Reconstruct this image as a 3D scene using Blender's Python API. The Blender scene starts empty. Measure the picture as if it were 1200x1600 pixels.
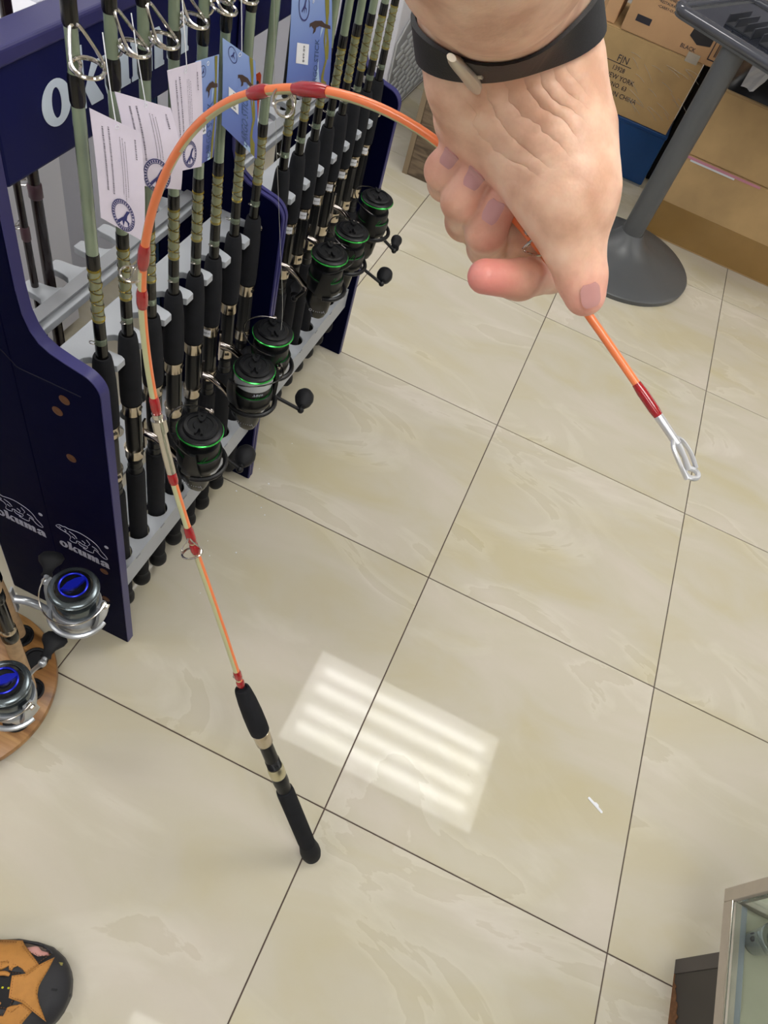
import bpy, bmesh, math, random
import numpy as np
from mathutils import Vector, Matrix, noise
from mathutils.geometry import tessellate_polygon
random.seed(7)
S = bpy.context.scene
COL = S.collection
PI = math.pi

# ------------------------------------------------------------------ camera, exposure, lamps
cd = bpy.data.cameras.new('camera'); cam = bpy.data.objects.new('camera', cd); COL.objects.link(cam)
cd.sensor_fit = 'VERTICAL'; cd.sensor_height = 32.0; cd.lens = 32.0 * 1145.4 / 1600; cd.clip_start = 0.02
Rr = ((0.89908695, 0.37437435, 0.22690638), (0.43401281, -0.69452279, -0.57382138), (-0.05723235, 0.61439559, -0.78691964))
m = Matrix(((Rr[0][0], -Rr[1][0], -Rr[2][0], -0.06504), (Rr[0][1], -Rr[1][1], -Rr[2][1], -0.43183), (Rr[0][2], -Rr[1][2], -Rr[2][2], 1.47873), (0, 0, 0, 1)))
cam.matrix_world = m
S.camera = cam
S.view_settings.view_transform = 'Standard'; S.view_settings.look = 'None'
S.view_settings.exposure = 0.95; S.view_settings.gamma = 1.0; S.view_settings.use_curve_mapping = False
W = bpy.data.worlds.new('world'); S.world = W; W.use_nodes = True
W.node_tree.nodes['Background'].inputs[0].default_value = (0.8, 0.9, 1, 1)
W.node_tree.nodes['Background'].inputs[1].default_value = 0.2
LAMP_BASE, LAMP_PEAK = 3.0, 5.2
CEIL = 2.68

# ------------------------------------------------------------------ materials
def lin(c):
    return tuple(((x / 255) / 12.92 if x / 255 <= 0.04045 else ((x / 255 + 0.055) / 1.055) ** 2.4) for x in c) + (1,)
MATS = {}
def mat(name, rgb, rough=0.5, metal=0.0, coat=0.0, noise_amt=0.0, nscale=40, bump=0.0, bscale=200, trans=0.0, emit=None, sss=0.0, spec=0.5, alpha=1.0, rnoise=0.0):
    if name in MATS: return MATS[name]
    M = bpy.data.materials.new(name); M.use_nodes = True; nt = M.node_tree; b = nt.nodes['Principled BSDF']
    b.inputs['Base Color'].default_value = lin(rgb); b.inputs['Roughness'].default_value = rough; b.inputs['Metallic'].default_value = metal
    b.inputs['Coat Weight'].default_value = coat; b.inputs['Coat Roughness'].default_value = 0.08
    b.inputs['Transmission Weight'].default_value = trans; b.inputs['Specular IOR Level'].default_value = spec
    b.inputs['Alpha'].default_value = alpha
    if sss: b.inputs['Subsurface Weight'].default_value = sss; b.inputs['Subsurface Radius'].default_value = (0.012, 0.004, 0.002); b.inputs['Subsurface Scale'].default_value = 0.6
    if emit: b.inputs['Emission Color'].default_value = lin(emit[0]); b.inputs['Emission Strength'].default_value = emit[1]
    tc = nt.nodes.new('ShaderNodeTexCoord')
    if noise_amt or rnoise:
        n = nt.nodes.new('ShaderNodeTexNoise'); n.inputs['Scale'].default_value = nscale; n.inputs['Detail'].default_value = 5
        nt.links.new(tc.outputs['Object'], n.inputs['Vector'])
        if noise_amt:
            r = nt.nodes.new('ShaderNodeMapRange'); r.inputs[1].default_value = 0.3; r.inputs[2].default_value = 0.7
            r.inputs[3].default_value = 1 - noise_amt; r.inputs[4].default_value = 1 + noise_amt
            nt.links.new(n.outputs['Fac'], r.inputs[0])
            v = nt.nodes.new('ShaderNodeVectorMath'); v.operation = 'SCALE'; v.inputs[0].default_value = lin(rgb)[:3]
            nt.links.new(r.outputs[0], v.inputs['Scale']); nt.links.new(v.outputs[0], b.inputs['Base Color'])
        if rnoise:
            r2 = nt.nodes.new('ShaderNodeMapRange'); r2.inputs[3].default_value = rough - rnoise; r2.inputs[4].default_value = rough + rnoise
            nt.links.new(n.outputs['Fac'], r2.inputs[0]); nt.links.new(r2.outputs[0], b.inputs['Roughness'])
    if bump:
        n = nt.nodes.new('ShaderNodeTexNoise'); n.inputs['Scale'].default_value = bscale; n.inputs['Detail'].default_value = 3
        nt.links.new(tc.outputs['Object'], n.inputs['Vector'])
        bp = nt.nodes.new('ShaderNodeBump'); bp.inputs['Strength'].default_value = bump; bp.inputs['Distance'].default_value = 0.001
        nt.links.new(n.outputs['Fac'], bp.inputs['Height']); nt.links.new(bp.outputs[0], b.inputs['Normal'])
    MATS[name] = M
    return M
def nodes(M): return M.node_tree, M.node_tree.nodes['Principled BSDF'], M.node_tree.nodes, M.node_tree.links

def ramp(nt, stops):
    r = nt.nodes.new('ShaderNodeValToRGB'); e = r.color_ramp.elements
    while len(e) < len(stops): e.new(0.5)
    for k, (p, c) in enumerate(stops): e[k].position = p; e[k].color = lin(c)
    return r

def floor_material():
    M = mat('floor_tile_glaze', (208, 199, 184), 0.04, spec=0.36); nt, b, N, L = nodes(M)
    tc = N.new('ShaderNodeTexCoord'); oi = N.new('ShaderNodeObjectInfo')
    add = N.new('ShaderNodeVectorMath'); add.operation = 'ADD'
    sc = N.new('ShaderNodeVectorMath'); sc.operation = 'SCALE'; sc.inputs['Scale'].default_value = 3.0
    cmb = N.new('ShaderNodeCombineXYZ'); L.new(oi.outputs['Random'], cmb.inputs[0]); L.new(oi.outputs['Random'], cmb.inputs[2])
    L.new(cmb.outputs[0], sc.inputs[0]); L.new(tc.outputs['Object'], add.inputs[0]); L.new(sc.outputs[0], add.inputs[1])
    mp = N.new('ShaderNodeMapping'); mp.inputs['Rotation'].default_value = (0, 0, math.radians(8)); mp.inputs['Scale'].default_value = (2.1, 4.4, 1)
    L.new(add.outputs[0], mp.inputs[0])
    # broad clouds
    n1 = N.new('ShaderNodeTexNoise'); n1.inputs['Scale'].default_value = 1.3; n1.inputs['Detail'].default_value = 4; n1.inputs['Distortion'].default_value = 0.8
    L.new(mp.outputs[0], n1.inputs['Vector'])
    r1 = ramp(nt, [(0.3, (204, 196, 169)), (0.5, (208, 202, 185)), (0.7, (213, 206, 193))]); L.new(n1.outputs['Fac'], r1.inputs[0])
    # sharp edged wisps: one side lighter, other side tan
    n2 = N.new('ShaderNodeTexNoise'); n2.inputs['Scale'].default_value = 1.05; n2.inputs['Detail'].default_value = 7; n2.inputs['Roughness'].default_value = 0.52; n2.inputs['Distortion'].default_value = 1.1
    L.new(mp.outputs[0], n2.inputs['Vector'])
    r2 = ramp(nt, [(0.0, (128, 128, 128)), (0.50, (128, 128, 128)), (0.585, (176, 176, 176)), (0.592, (112, 110, 104)), (0.67, (128, 128, 128))])
    L.new(n2.outputs['Fac'], r2.inputs[0])
    mx = N.new('ShaderNodeMix'); mx.data_type = 'RGBA'; mx.blend_type = 'SOFT_LIGHT'; mx.inputs[0].default_value = 0.45
    L.new(r1.outputs[0], mx.inputs[6]); L.new(r2.outputs[0], mx.inputs[7])
    L.new(mx.outputs[2], b.inputs['Base Color'])
    n3 = N.new('ShaderNodeTexNoise'); n3.inputs['Scale'].default_value = 14; n3.inputs['Detail'].default_value = 4
    L.new(tc.outputs['Object'], n3.inputs['Vector'])
    r3 = N.new('ShaderNodeMapRange'); r3.inputs[3].default_value = 0.012; r3.inputs[4].default_value = 0.05; L.new(n3.outputs['Fac'], r3.inputs[0]); L.new(r3.outputs[0], b.inputs['Roughness'])
    return M

def wood_material(name, c1, c2, c3, scale=(3, 30, 30), rough=0.35, coord='Object'):
    M = mat(name, c2, rough); nt, b, N, L = nodes(M)
    tc = N.new('ShaderNodeTexCoord'); mp = N.new('ShaderNodeMapping'); mp.inputs['Scale'].default_value = scale; L.new(tc.outputs[coord], mp.inputs[0])
    n = N.new('ShaderNodeTexNoise'); n.inputs['Scale'].default_value = 1.0; n.inputs['Detail'].default_value = 6; n.inputs['Distortion'].default_value = 1.3; L.new(mp.outputs[0], n.inputs['Vector'])
    r = ramp(nt, [(0.32, c1), (0.5, c2), (0.66, c3)]); L.new(n.outputs['Fac'], r.inputs[0]); L.new(r.outputs[0], b.inputs['Base Color'])
    return M

M_floor = floor_material()
M_grout = mat('grout', (84, 70, 64), 0.9)
M_navy = mat('navy_panel_paint', (5, 7, 38), 0.5, spec=0.03, bump=0.08, bscale=300, rnoise=0.06)
M_navylit = mat('navy_lit_edge', (52, 50, 104), 0.4, spec=0.35, bump=0.05)  # panel navy made lighter: light caught by the edges put into the colour
M_header = mat('navy_header', (19, 23, 74), 0.4, spec=0.12)
M_lettering = mat('pale_blue_lettering', (214, 226, 240), 0.5)
M_logo = mat('grey_logo_print', (168, 170, 190), 0.5)
M_grey = mat('grey_rack_plastic', (168, 172, 178), 0.45, bump=0.12, bscale=400)
M_greyd = mat('grey_rack_plastic_shade', (140, 142, 146), 0.5)
M_foam = mat('black_foam', (29, 30, 34), 0.85, spec=0.25, bump=0.35, bscale=1500, noise_amt=0.12, nscale=60)
M_black = mat('gloss_black_epoxy', (12, 11, 10), 0.24, coat=0.0, spec=0.5)
M_seat = mat('black_graphite_seat', (20, 21, 24), 0.32, spec=0.35)
M_chrome = mat('chrome_steel', (205, 200, 192), 0.12, metal=1.0)
M_nickel = mat('brushed_nickel_hood', (196, 184, 166), 0.2, metal=1.0, rnoise=0.05)
M_gold = mat('champagne_hood', (206, 200, 170), 0.28, metal=1.0)
M_blank = mat('green_glass_fibre_blank', (124, 138, 115), 0.14, coat=0.7, noise_amt=0.10, nscale=25, sss=0.0)
M_blankd = mat('olive_wrapped_blank', (118, 122, 92), 0.16, coat=0.8, noise_amt=0.10, nscale=60)
M_thread = mat('gold_thread', (150, 128, 30), 0.25, metal=0.5)
M_threadb = mat('black_thread', (24, 20, 14), 0.3)
M_clear = mat('clear_epoxy', (150, 165, 140), 0.05, trans=0.7)
M_red = mat('red_thread_wrap', (158, 14, 24), 0.2, coat=0.7, noise_amt=0.15, nscale=90)
M_orange = mat('orange_glass_blank', (240, 128, 72), 0.3, coat=0.3)
M_cream = mat('cream_glass_blank', (196, 196, 150), 0.3, coat=0.3)
M_label = mat('white_sticker', (232, 234, 240), 0.5)
M_ink = mat('dark_ink', (52, 50, 60), 0.6)
M_inkb = mat('blue_ink', (46, 50, 112), 0.6)
M_reelb = mat('reel_gloss_black', (9, 10, 11), 0.2, spec=0.45)
M_reelm = mat('reel_satin_black', (16, 17, 20), 0.38, spec=0.35)
M_green = mat('anodised_green', (62, 190, 84), 0.2, metal=0.7)
M_greend = mat('dark_green_print', (36, 120, 52), 0.3, metal=0.4)
M_chromeb = mat('black_chrome', (158, 150, 146), 0.12, metal=1.0)
M_mono = mat('monofilament', (190, 196, 204), 0.18, metal=0.35, bump=0.5, bscale=900)
M_linef = mat('fishing_line', (176, 176, 170), 0.3)
M_silver = mat('reel_silver_paint', (186, 190, 196), 0.28, metal=0.7)
M_gun = mat('gunmetal', (100, 108, 112), 0.22, metal=0.85)
M_blue = mat('anodised_blue', (24, 36, 190), 0.22, metal=0.55)
M_rubber = mat('black_rubber', (24, 25, 29), 0.6, spec=0.3)
M_cork = mat('cork', (192, 160, 122), 0.6, noise_amt=0.16, nscale=70, bump=0.2, bscale=500)
M_oak = wood_material('oak_laminate', (112, 74, 40), (160, 114, 66), (190, 146, 92), (4, 26, 10), 0.3)
M_brownwood = wood_material('dark_oak_board', (72, 60, 48), (106, 90, 72), (128, 110, 90), (8, 8, 40), 0.5)
M_card = mat('corrugated_cardboard', (196, 164, 116), 0.8, noise_amt=0.10, nscale=9, bump=0.15, bscale=60)
M_card2 = mat('printed_cardboard', (206, 164, 122), 0.75, noise_amt=0.06, nscale=8)
M_tape = mat('brown_packing_tape', (158, 124, 72), 0.25, noise_amt=0.06, nscale=12)
M_film = mat('clear_wrapping_film', (236, 232, 220), 0.12, alpha=0.55)
M_bluebox = mat('blue_plastic_crate', (8, 66, 128), 0.35, noise_amt=0.12, nscale=6)
M_kiosk = mat('grey_powder_coat', (86, 88, 90), 0.38, bump=0.1, bscale=500, rnoise=0.05)
M_white = mat('white_laminate', (226, 226, 234), 0.4)
M_wall = mat('painted_wall', (196, 198, 214), 0.7, bump=0.05, bscale=80)
M_ceil = mat('ceiling_board', (236, 234, 228), 0.9)
M_alu = mat('scuffed_aluminium', (186, 176, 164), 0.42, metal=0.35, noise_amt=0.07, nscale=30, rnoise=0.08)
M_glass = mat('clear_glass', (236, 244, 240), 0.02, trans=1.0); M_glass.node_tree.nodes['Principled BSDF'].inputs['IOR'].default_value = 1.12
M_case = mat('case_backing_cream', (176, 172, 152), 0.5, noise_amt=0.04, nscale=20)
M_darklam = mat('dark_brown_laminate', (60, 55, 54), 0.5, noise_amt=0.06, nscale=12)
M_chip = mat('bare_chipboard', (122, 84, 54), 0.9, noise_amt=0.25, nscale=120)
M_tan = mat('tan_nubuck', (184, 128, 62), 0.75, noise_amt=0.08, nscale=90, bump=0.15, bscale=900)
M_stitch = mat('brown_stitching', (128, 82, 40), 0.8)
M_toecap = mat('black_toe_rubber', (40, 40, 45), 0.55, bump=0.1, bscale=700)
M_mesh = mat('black_neoprene', (22, 22, 26), 0.8, bump=0.3, bscale=900)
M_insole = mat('grey_brown_insole', (134, 118, 106), 0.8)
M_yellow = mat('yellow_thread', (206, 206, 30), 0.6)
M_slot = mat('grey_appliance_panel', (142, 144, 148), 0.45)
M_slotl = mat('light_slat', (192, 194, 196), 0.4)
M_sand = mat('purple_anodised', (130, 60, 170), 0.25, metal=0.8)
M_dkrod = mat('dark_brown_blank', (34, 22, 22), 0.25, coat=0.4)
M_bluerod = mat('metallic_blue_blank', (16, 54, 100), 0.2, metal=0.5, coat=0.4)
M_strap = mat('black_silicone_strap', (15, 15, 18), 0.6, bump=0.2, bscale=1200)
M_buckle = mat('beige_steel_buckle', (204, 192, 172), 0.35, metal=0.4)
M_otag = mat('orange_tag', (222, 74, 28), 0.4)

# ------------------------------------------------------------------ mesh helpers
class MB:
    def __init__(s): s.v = []; s.f = []; s.mi = []; s.sm = []
    def add(s, vs, fs, M=None, mi=0, smooth=True):
        o = len(s.v)
        for p in vs:
            p = Vector(p)
            s.v.append(tuple(M @ p) if M is not None else tuple(p))
        for f in fs: s.f.append(tuple(i + o for i in f)); s.mi.append(mi); s.sm.append(smooth)
        return s
    def box(s, a, b, M=None, mi=0):
        x0, y0, z0 = a; x1, y1, z1 = b
        return s.add([(x0, y0, z0), (x1, y0, z0), (x1, y1, z0), (x0, y1, z0), (x0, y0, z1), (x1, y0, z1), (x1, y1, z1), (x0, y1, z1)],
                     [(0, 3, 2, 1), (4, 5, 6, 7), (0, 1, 5, 4), (1, 2, 6, 5), (2, 3, 7, 6), (3, 0, 4, 7)], M, mi, False)
    def lathe(s, prof, seg=28, M=None, mi=0, cap=True, smooth=True):
        vs = []; fs = []
        for r, z in prof:
            for k in range(seg): a = 2 * PI * k / seg; vs.append((r * math.cos(a), r * math.sin(a), z))
        for j in range(len(prof) - 1):
            for k in range(seg):
                a = j * seg + k; b = j * seg + (k + 1) % seg
                fs.append((a, b, b + seg, a + seg))
        if cap: fs.append(tuple(reversed(range(seg)))); fs.append(tuple(range((len(prof) - 1) * seg, len(prof) * seg)))
        return s.add(vs, fs, M, mi, smooth)
    def tube(s, path, r, seg=10, M=None, mi=0, closed=False, mifun=None, scale2=None):
        P = [Vector(p) for p in path]; n = len(P)
        rs = r if isinstance(r, (list, tuple)) else [r] * n
        T = []
        for i in range(n):
            if closed: t = P[(i + 1) % n] - P[(i - 1) % n]
            else: t = P[min(i + 1, n - 1)] - P[max(i - 1, 0)]
            T.append(t.normalized())
        up = Vector((0, 0, 1)) if abs(T[0].z) < 0.9 else Vector((1, 0, 0))
        u = T[0].cross(up).normalized(); vs = []
        for i in range(n):
            u = (u - T[i] * u.dot(T[i])).normalized(); w = T[i].cross(u)
            for k in range(seg):
                a = 2 * PI * k / seg
                vs.append(tuple(P[i] + (u * math.cos(a) + w * math.sin(a) * (scale2 or 1)) * rs[i]))
        fs = []; mis = []
        for i in range(n if closed else n - 1):
            for k in range(seg):
                a = i * seg + k; b = i * seg + (k + 1) % seg; j = (i + 1) % n
                c = j * seg + (k + 1) % seg; d = j * seg + k
                fs.append((a, b, c, d))
        if not closed: fs.append(tuple(reversed(range(seg)))); fs.append(tuple(range((n - 1) * seg, n * seg)))
        return s.add(vs, fs, M, mi, True)
    def prism(s, poly, z0, z1, M=None, mi=0, holes=(), smooth=False):
        loops = [[Vector((p[0], p[1], 0)) for p in poly]] + [[Vector((p[0], p[1], 0)) for p in h] for h in holes]
        tris = tessellate_polygon(loops); flat = [p for l in loops for p in l]; n = len(flat)
        def area(l): return sum(l[i].x * l[(i + 1) % len(l)].y - l[(i + 1) % len(l)].x * l[i].y for i in range(len(l)))
        vs = [(p.x, p.y, z0) for p in flat] + [(p.x, p.y, z1) for p in flat]; fs = []
        for t in tris:
            a, b, c = t
            o = (flat[b] - flat[a]).cross(flat[c] - flat[a]).z
            if o < 0: a, b, c = a, c, b
            fs.append((a + n, b + n, c + n)); fs.append((c, b, a))
        o = 0
        for li, l in enumerate(loops):
            k = len(l); ccw = area(l) > 0
            if li > 0: ccw = not ccw if False else ccw
            fw = ccw if li == 0 else (not ccw)
            for i in range(k):
                a, b = o + i, o + (i + 1) % k
                outer = ccw if li == 0 else not ccw
                fs.append((a, b, b + n, a + n) if (ccw if li == 0 else ccw) == (li == 0) or (li > 0 and not ccw) else (b, a, a + n, b + n))
            o += k
        return s.add(vs, fs, M, mi, smooth)
    def sphere(s, c, r, M=None, mi=0, seg=16, rings=10, sc=(1, 1, 1)):
        prof = []
        T = Matrix.Translation(c) @ Matrix.Diagonal((r * sc[0], r * sc[1], r * sc[2], 1))
        if M is not None: T = M @ T
        for j in range(rings + 1):
            a = -PI / 2 + PI * j / rings; prof.append((max(math.cos(a), 0.001), math.sin(a)))
        return s.lathe(prof, seg, T, mi)
    def build(s, name, mats, parent=None, bevel=0, bseg=2, fix=True):
        me = bpy.data.meshes.new(name); me.from_pydata(s.v, [], s.f)
        if not isinstance(mats, (list, tuple)): mats = [mats]
        for q in mats: me.materials.append(q)
        me.polygons.foreach_set('material_index', s.mi); me.polygons.foreach_set('use_smooth', s.sm)
        if fix:
            bm = bmesh.new(); bm.from_mesh(me); bmesh.ops.recalc_face_normals(bm, faces=bm.faces); bm.to_mesh(me); bm.free()
        if any(s.sm): me.set_sharp_from_angle(angle=math.radians(38))
        me.update()
        o = bpy.data.objects.new(name, me); COL.objects.link(o); o.parent = parent
        if bevel:
            b = o.modifiers.new('bevel', 'BEVEL'); b.width = bevel; b.segments = bseg; b.limit_method = 'ANGLE'; b.harden_normals = False
        return o
def tag(o, label=None, cat=None, group=None, kind=None):
    if label: o['label'] = label
    if cat: o['category'] = cat
    if group: o['group'] = group
    if kind: o['kind'] = kind
    return o
def thing(name, label, cat, loc=(0, 0, 0), rz=0, group=None):
    o = bpy.data.objects.new(name, None); COL.objects.link(o); o.location = loc; o.rotation_euler = (0, 0, rz); o.empty_display_size = 0.05
    return tag(o, label, cat, group)
def dup(root, loc, rz=0, rx=0, ry=0, label=None, group=None, skip=()):
    r = root.copy(); COL.objects.link(r); r.location = loc; r.rotation_euler = (rx, ry, rz)
    if label: r['label'] = label
    if group: r['group'] = group
    for ch in list(root.children):
        if ch.name.split('.')[0] in skip: continue
        c = ch.copy(); COL.objects.link(c); c.parent = r
        for g in ch.children:
            d = g.copy(); COL.objects.link(d); d.parent = c
    return r
def DG_(a): return math.radians(a)
def TR(x=0, y=0, z=0): return Matrix.Translation((x, y, z))
def RX(a): return Matrix.Rotation(a, 4, 'X')
def RY(a): return Matrix.Rotation(a, 4, 'Y')
def RZ(a): return Matrix.Rotation(a, 4, 'Z')
def align(p, q):   # matrix taking +z at origin to direction q-p at p
    d = (Vector(q) - Vector(p)).normalized(); return Matrix.Translation(p) @ d.to_track_quat('Z', 'Y').to_matrix().to_4x4()
def catmull(P, n=8):
    P = [Vector(p) for p in P]; out = []
    for i in range(len(P) - 1):
        a = P[max(i - 1, 0)]; b = P[i]; c = P[i + 1]; d = P[min(i + 2, len(P) - 1)]
        for k in range(n):
            t = k / n
            out.append(0.5 * ((2 * b) + (c - a) * t + (2 * a - 5 * b + 4 * c - d) * t * t + (3 * b - a - 3 * c + d) * t ** 3))
    out.append(P[-1]); return out
def text_mesh(txt, size, bold=0.0):
    c = bpy.data.curves.new('t', 'FONT'); c.body = txt; c.size = size; c.offset = bold; c.resolution_u = 2; c.align_x = 'CENTER'; c.align_y = 'CENTER'
    o = bpy.data.objects.new('t', c); COL.objects.link(o)
    bpy.context.view_layer.update()
    me = bpy.data.meshes.new_from_object(o.evaluated_get(bpy.context.evaluated_depsgraph_get()))
    v = [tuple(x.co) for x in me.vertices]; f = [tuple(p.vertices) for p in me.polygons]
    bpy.data.objects.remove(o); bpy.data.curves.remove(c); bpy.data.meshes.remove(me)
    return v, f
def ell(cx, cy, rx, ry, n=24, a0=0): return [(cx + rx * math.cos(a0 + 2 * PI * k / n), cy + ry * math.sin(a0 + 2 * PI * k / n)) for k in range(n)]

# heavy serif lower-case glyphs, x-height 1:  list of (outer, holes), advance
def glyphs():
    def rect(a, b, c, d): return [(a, b), (c, b), (c, d), (a, d)]
    G = {}
    G['o'] = ([(ell(.5, .5, .5, .54, 32), [ell(.5, .5, .17, .36, 24)])], 1.04)
    G['k'] = ([([(0, 0), (.46, 0), (.46, 1.48), (0, 1.48), (0, 1.36), (.06, 1.3), (.06, .14), (0, .08)], []),
               ([(.46, .42), (.78, 1.0), (1.12, 1.0), (1.12, .9), (.98, .86), (.76, .62), (1.12, .08), (1.12, 0), (.66, 0)], [])], 1.14)
    G['u'] = ([([(0, 1), (0, .9), (.06, .86), (.06, .28), (.12, .06), (.3, -.04), (.5, .0), (.66, .14), (.66, 0), (1.1, 0), (1.1, .1), (1.04, .14), (1.04, 1), (.6, 1), (.6, .3), (.53, .16), (.46, .3), (.46, 1)], [])], 1.14)
    G['m'] = ([([(0, 0), (0, .1), (.05, .14), (.05, .86), (0, .9), (0, 1), (.42, 1), (.42, .88), (.6, 1.03), (.78, 1.02), (.9, .88), (1.06, 1.03), (1.26, 1.02), (1.4, .84), (1.42, .14), (1.47, .1), (1.47, 0), (1.03, 0), (1.03, .72), (.97, .82), (.92, .72), (.92, 0), (.54, 0), (.54, .72), (.48, .82), (.43, .72), (.43, 0)], [])], 1.52)
    G['a'] = ([([(.72, 0), (1.14, 0), (1.14, .1), (1.08, .16), (1.08, .7), (1.0, .94), (.78, 1.04), (.42, 1.04), (.16, .94), (.08, .72), (.4, .66), (.46, .82), (.58, .86), (.66, .76), (.66, .6), (.3, .5), (.06, .34), (.06, .12), (.22, -.04), (.46, -.04), (.66, .12)],
                [[(.66, .48), (.66, .26), (.56, .14), (.46, .16), (.44, .3), (.52, .42)]])], 1.14)
    return G
GL = glyphs()
def okuma_mesh(mb, M, h, sx=1.0, th=0.0006):
    x = 0
    for ch in 'okuma':
        for outer, holes in GL[ch][0]:
            f = lambda l: [((x + p[0]) * h * sx, p[1] * h) for p in l]
            mb.prism(f(outer), 0, th, M, 0, [f(q) for q in holes])
        x += GL[ch][1] + 0.03

# ------------------------------------------------------------------ room
floor = bpy.data.objects.new('floor', None); COL.objects.link(floor); floor['kind'] = 'structure'
b = MB(); b.box((-3.0, -4.2, -0.06), (5.6, 6.6, -0.0022)); b.build('grout_bed', M_grout, floor)
G = 0.6; gap = 0.0013
me = None
for i in range(-5, 9):
    for j in range(-7, 11):
        if me is None:
            bb = MB(); e = 0.0008
            a = gap; c = G - gap
            bb.v = [(a, a, -.01), (c, a, -.01), (c, c, -.01), (a, c, -.01), (a, a, -e), (c, a, -e), (c, c, -e), (a, c, -e), (a + e, a + e, 0), (c - e, a + e, 0), (c - e, c - e, 0), (a + e, c - e, 0)]
            bb.f = [(0, 1, 5, 4), (1, 2, 6, 5), (2, 3, 7, 6), (3, 0, 4, 7), (4, 5, 9, 8), (5, 6, 10, 9), (6, 7, 11, 10), (7, 4, 8, 11), (8, 9, 10, 11)]
            bb.mi = [0] * 9; bb.sm = [False] * 9
            o = bb.build('tile', M_floor, floor); me = o.data
        else:
            o = bpy.data.objects.new('tile', me); COL.objects.link(o); o.parent = floor
        o.location = (i * G, j * G, 0)
b = MB(); b.box((-3.0, -4.2, CEIL), (5.6, 6.6, CEIL + .05)); tag(b.build('ceiling', M_ceil), kind='structure')
b = MB(); b.box((-3.05, -4.2, -.06), (-3.0, 6.6, CEIL + .05)); tag(b.build('wall_left', M_wall), kind='structure')
b = MB(); b.box((5.6, -4.2, -.06), (5.65, 6.6, CEIL + .05)); tag(b.build('wall_right', M_wall), kind='structure')
b = MB(); b.box((-3.0, 6.6, -.06), (5.6, 6.65, CEIL + .05)); tag(b.build('wall_back', M_wall), kind='structure')
b = MB(); b.box((-3.0, -4.25, -.06), (5.6, -4.2, CEIL + .05)); tag(b.build('wall_front', M_wall), kind='structure')

# ceiling lamps: prismatic diffuser lit by four tubes behind it
ML = bpy.data.materials.new('lit_diffuser'); ML.use_nodes = True
nt = ML.node_tree; N = nt.nodes; L = nt.links; N.clear()
out = N.new('ShaderNodeOutputMaterial'); em = N.new('ShaderNodeEmission'); em.inputs[0].default_value = (1.0, 0.985, 0.95, 1); L.new(em.outputs[0], out.inputs[0])
tc = N.new('ShaderNodeTexCoord'); sp = N.new('ShaderNodeSeparateXYZ'); L.new(tc.outputs['Object'], sp.inputs[0])
prev = None
for yy in (-0.19, -0.072, 0.072, 0.19):
    a = N.new('ShaderNodeMath'); a.operation = 'SUBTRACT'; a.inputs[1].default_value = yy; L.new(sp.outputs[1], a.inputs[0])
    c = N.new('ShaderNodeMath'); c.operation = 'POWER'; c.inputs[1].default_value = 2; L.new(a.outputs[0], c.inputs[0])
    d = N.new('ShaderNodeMath'); d.operation = 'MULTIPLY'; d.inputs[1].default_value = -1 / (2 * 0.026 ** 2); L.new(c.outputs[0], d.inputs[0])
    e = N.new('ShaderNodeMath'); e.operation = 'EXPONENT'; L.new(d.outputs[0], e.inputs[0])
    if prev is None: prev = e
    else:
        s_ = N.new('ShaderNodeMath'); s_.operation = 'ADD'; L.new(prev.outputs[0], s_.inputs[0]); L.new(e.outputs[0], s_.inputs[1]); prev = s_
# tubes stop short of the ends
ab = N.new('ShaderNodeMath'); ab.operation = 'ABSOLUTE'; L.new(sp.outputs[0], ab.inputs[0])
mr = N.new('ShaderNodeMapRange'); mr.inputs[1].default_value = 0.50; mr.inputs[2].default_value = 0.575; mr.inputs[3].default_value = 1; mr.inputs[4].default_value = 0; mr.interpolation_type = 'SMOOTHSTEP'; L.new(ab.outputs[0], mr.inputs[0])
mu = N.new('ShaderNodeMath'); mu.operation = 'MULTIPLY'; L.new(prev.outputs[0], mu.inputs[0]); L.new(mr.outputs[0], mu.inputs[1])
ma = N.new('ShaderNodeMath'); ma.operation = 'MULTIPLY_ADD'; ma.inputs[1].default_value = LAMP_PEAK; ma.inputs[2].default_value = LAMP_BASE; L.new(mu.outputs[0], ma.inputs[0]); L.new(ma.outputs[0], em.inputs[1])
lp = thing('ceiling_lamp', 'white recessed four-tube ceiling lamp over the shop floor', 'lamp', (0.31, 1.32, CEIL), 0, 'recessed ceiling lamps')
b = MB(); b.box((-.60, -.30, -.006), (.60, .30, -.003)); b.build('diffuser', ML, lp)
b = MB()
for a_, c_ in (((-.625, -.325), (-.60, .325)), ((.60, -.325), (.625, .325)), ((-.60, -.325), (.60, -.30)), ((-.60, .30), (.60, .325))): b.box((a_[0], a_[1], -.009), (c_[0], c_[1], -.001))
b.build('frame', M_white, lp)
for x, y, lb in [(.31, -.68, 'directly over the viewer'), (-2.09, 1.32, 'left of the rack'), (-2.09, -.68, 'over the left front of the shop'), (.31, -2.68, 'added as fill behind the viewer'), (3.45, 1.32, 'added as fill right of the display case'), (3.45, -.68, 'added as fill over the right side of the display case'), (3.45, 3.3, 'added as fill right of the cartons'), (3.45, 5.3, 'added as fill over the back right corner'), (-2.09, 3.3, 'over the back left corner'), (4.9, 2.3, 'added as fill by the right wall')]:  # right-hand lamps and the one behind the viewer are unseen extras for fill
    dup(lp, (x, y, CEIL), label='white recessed four-tube ceiling lamp ' + lb)

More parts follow.
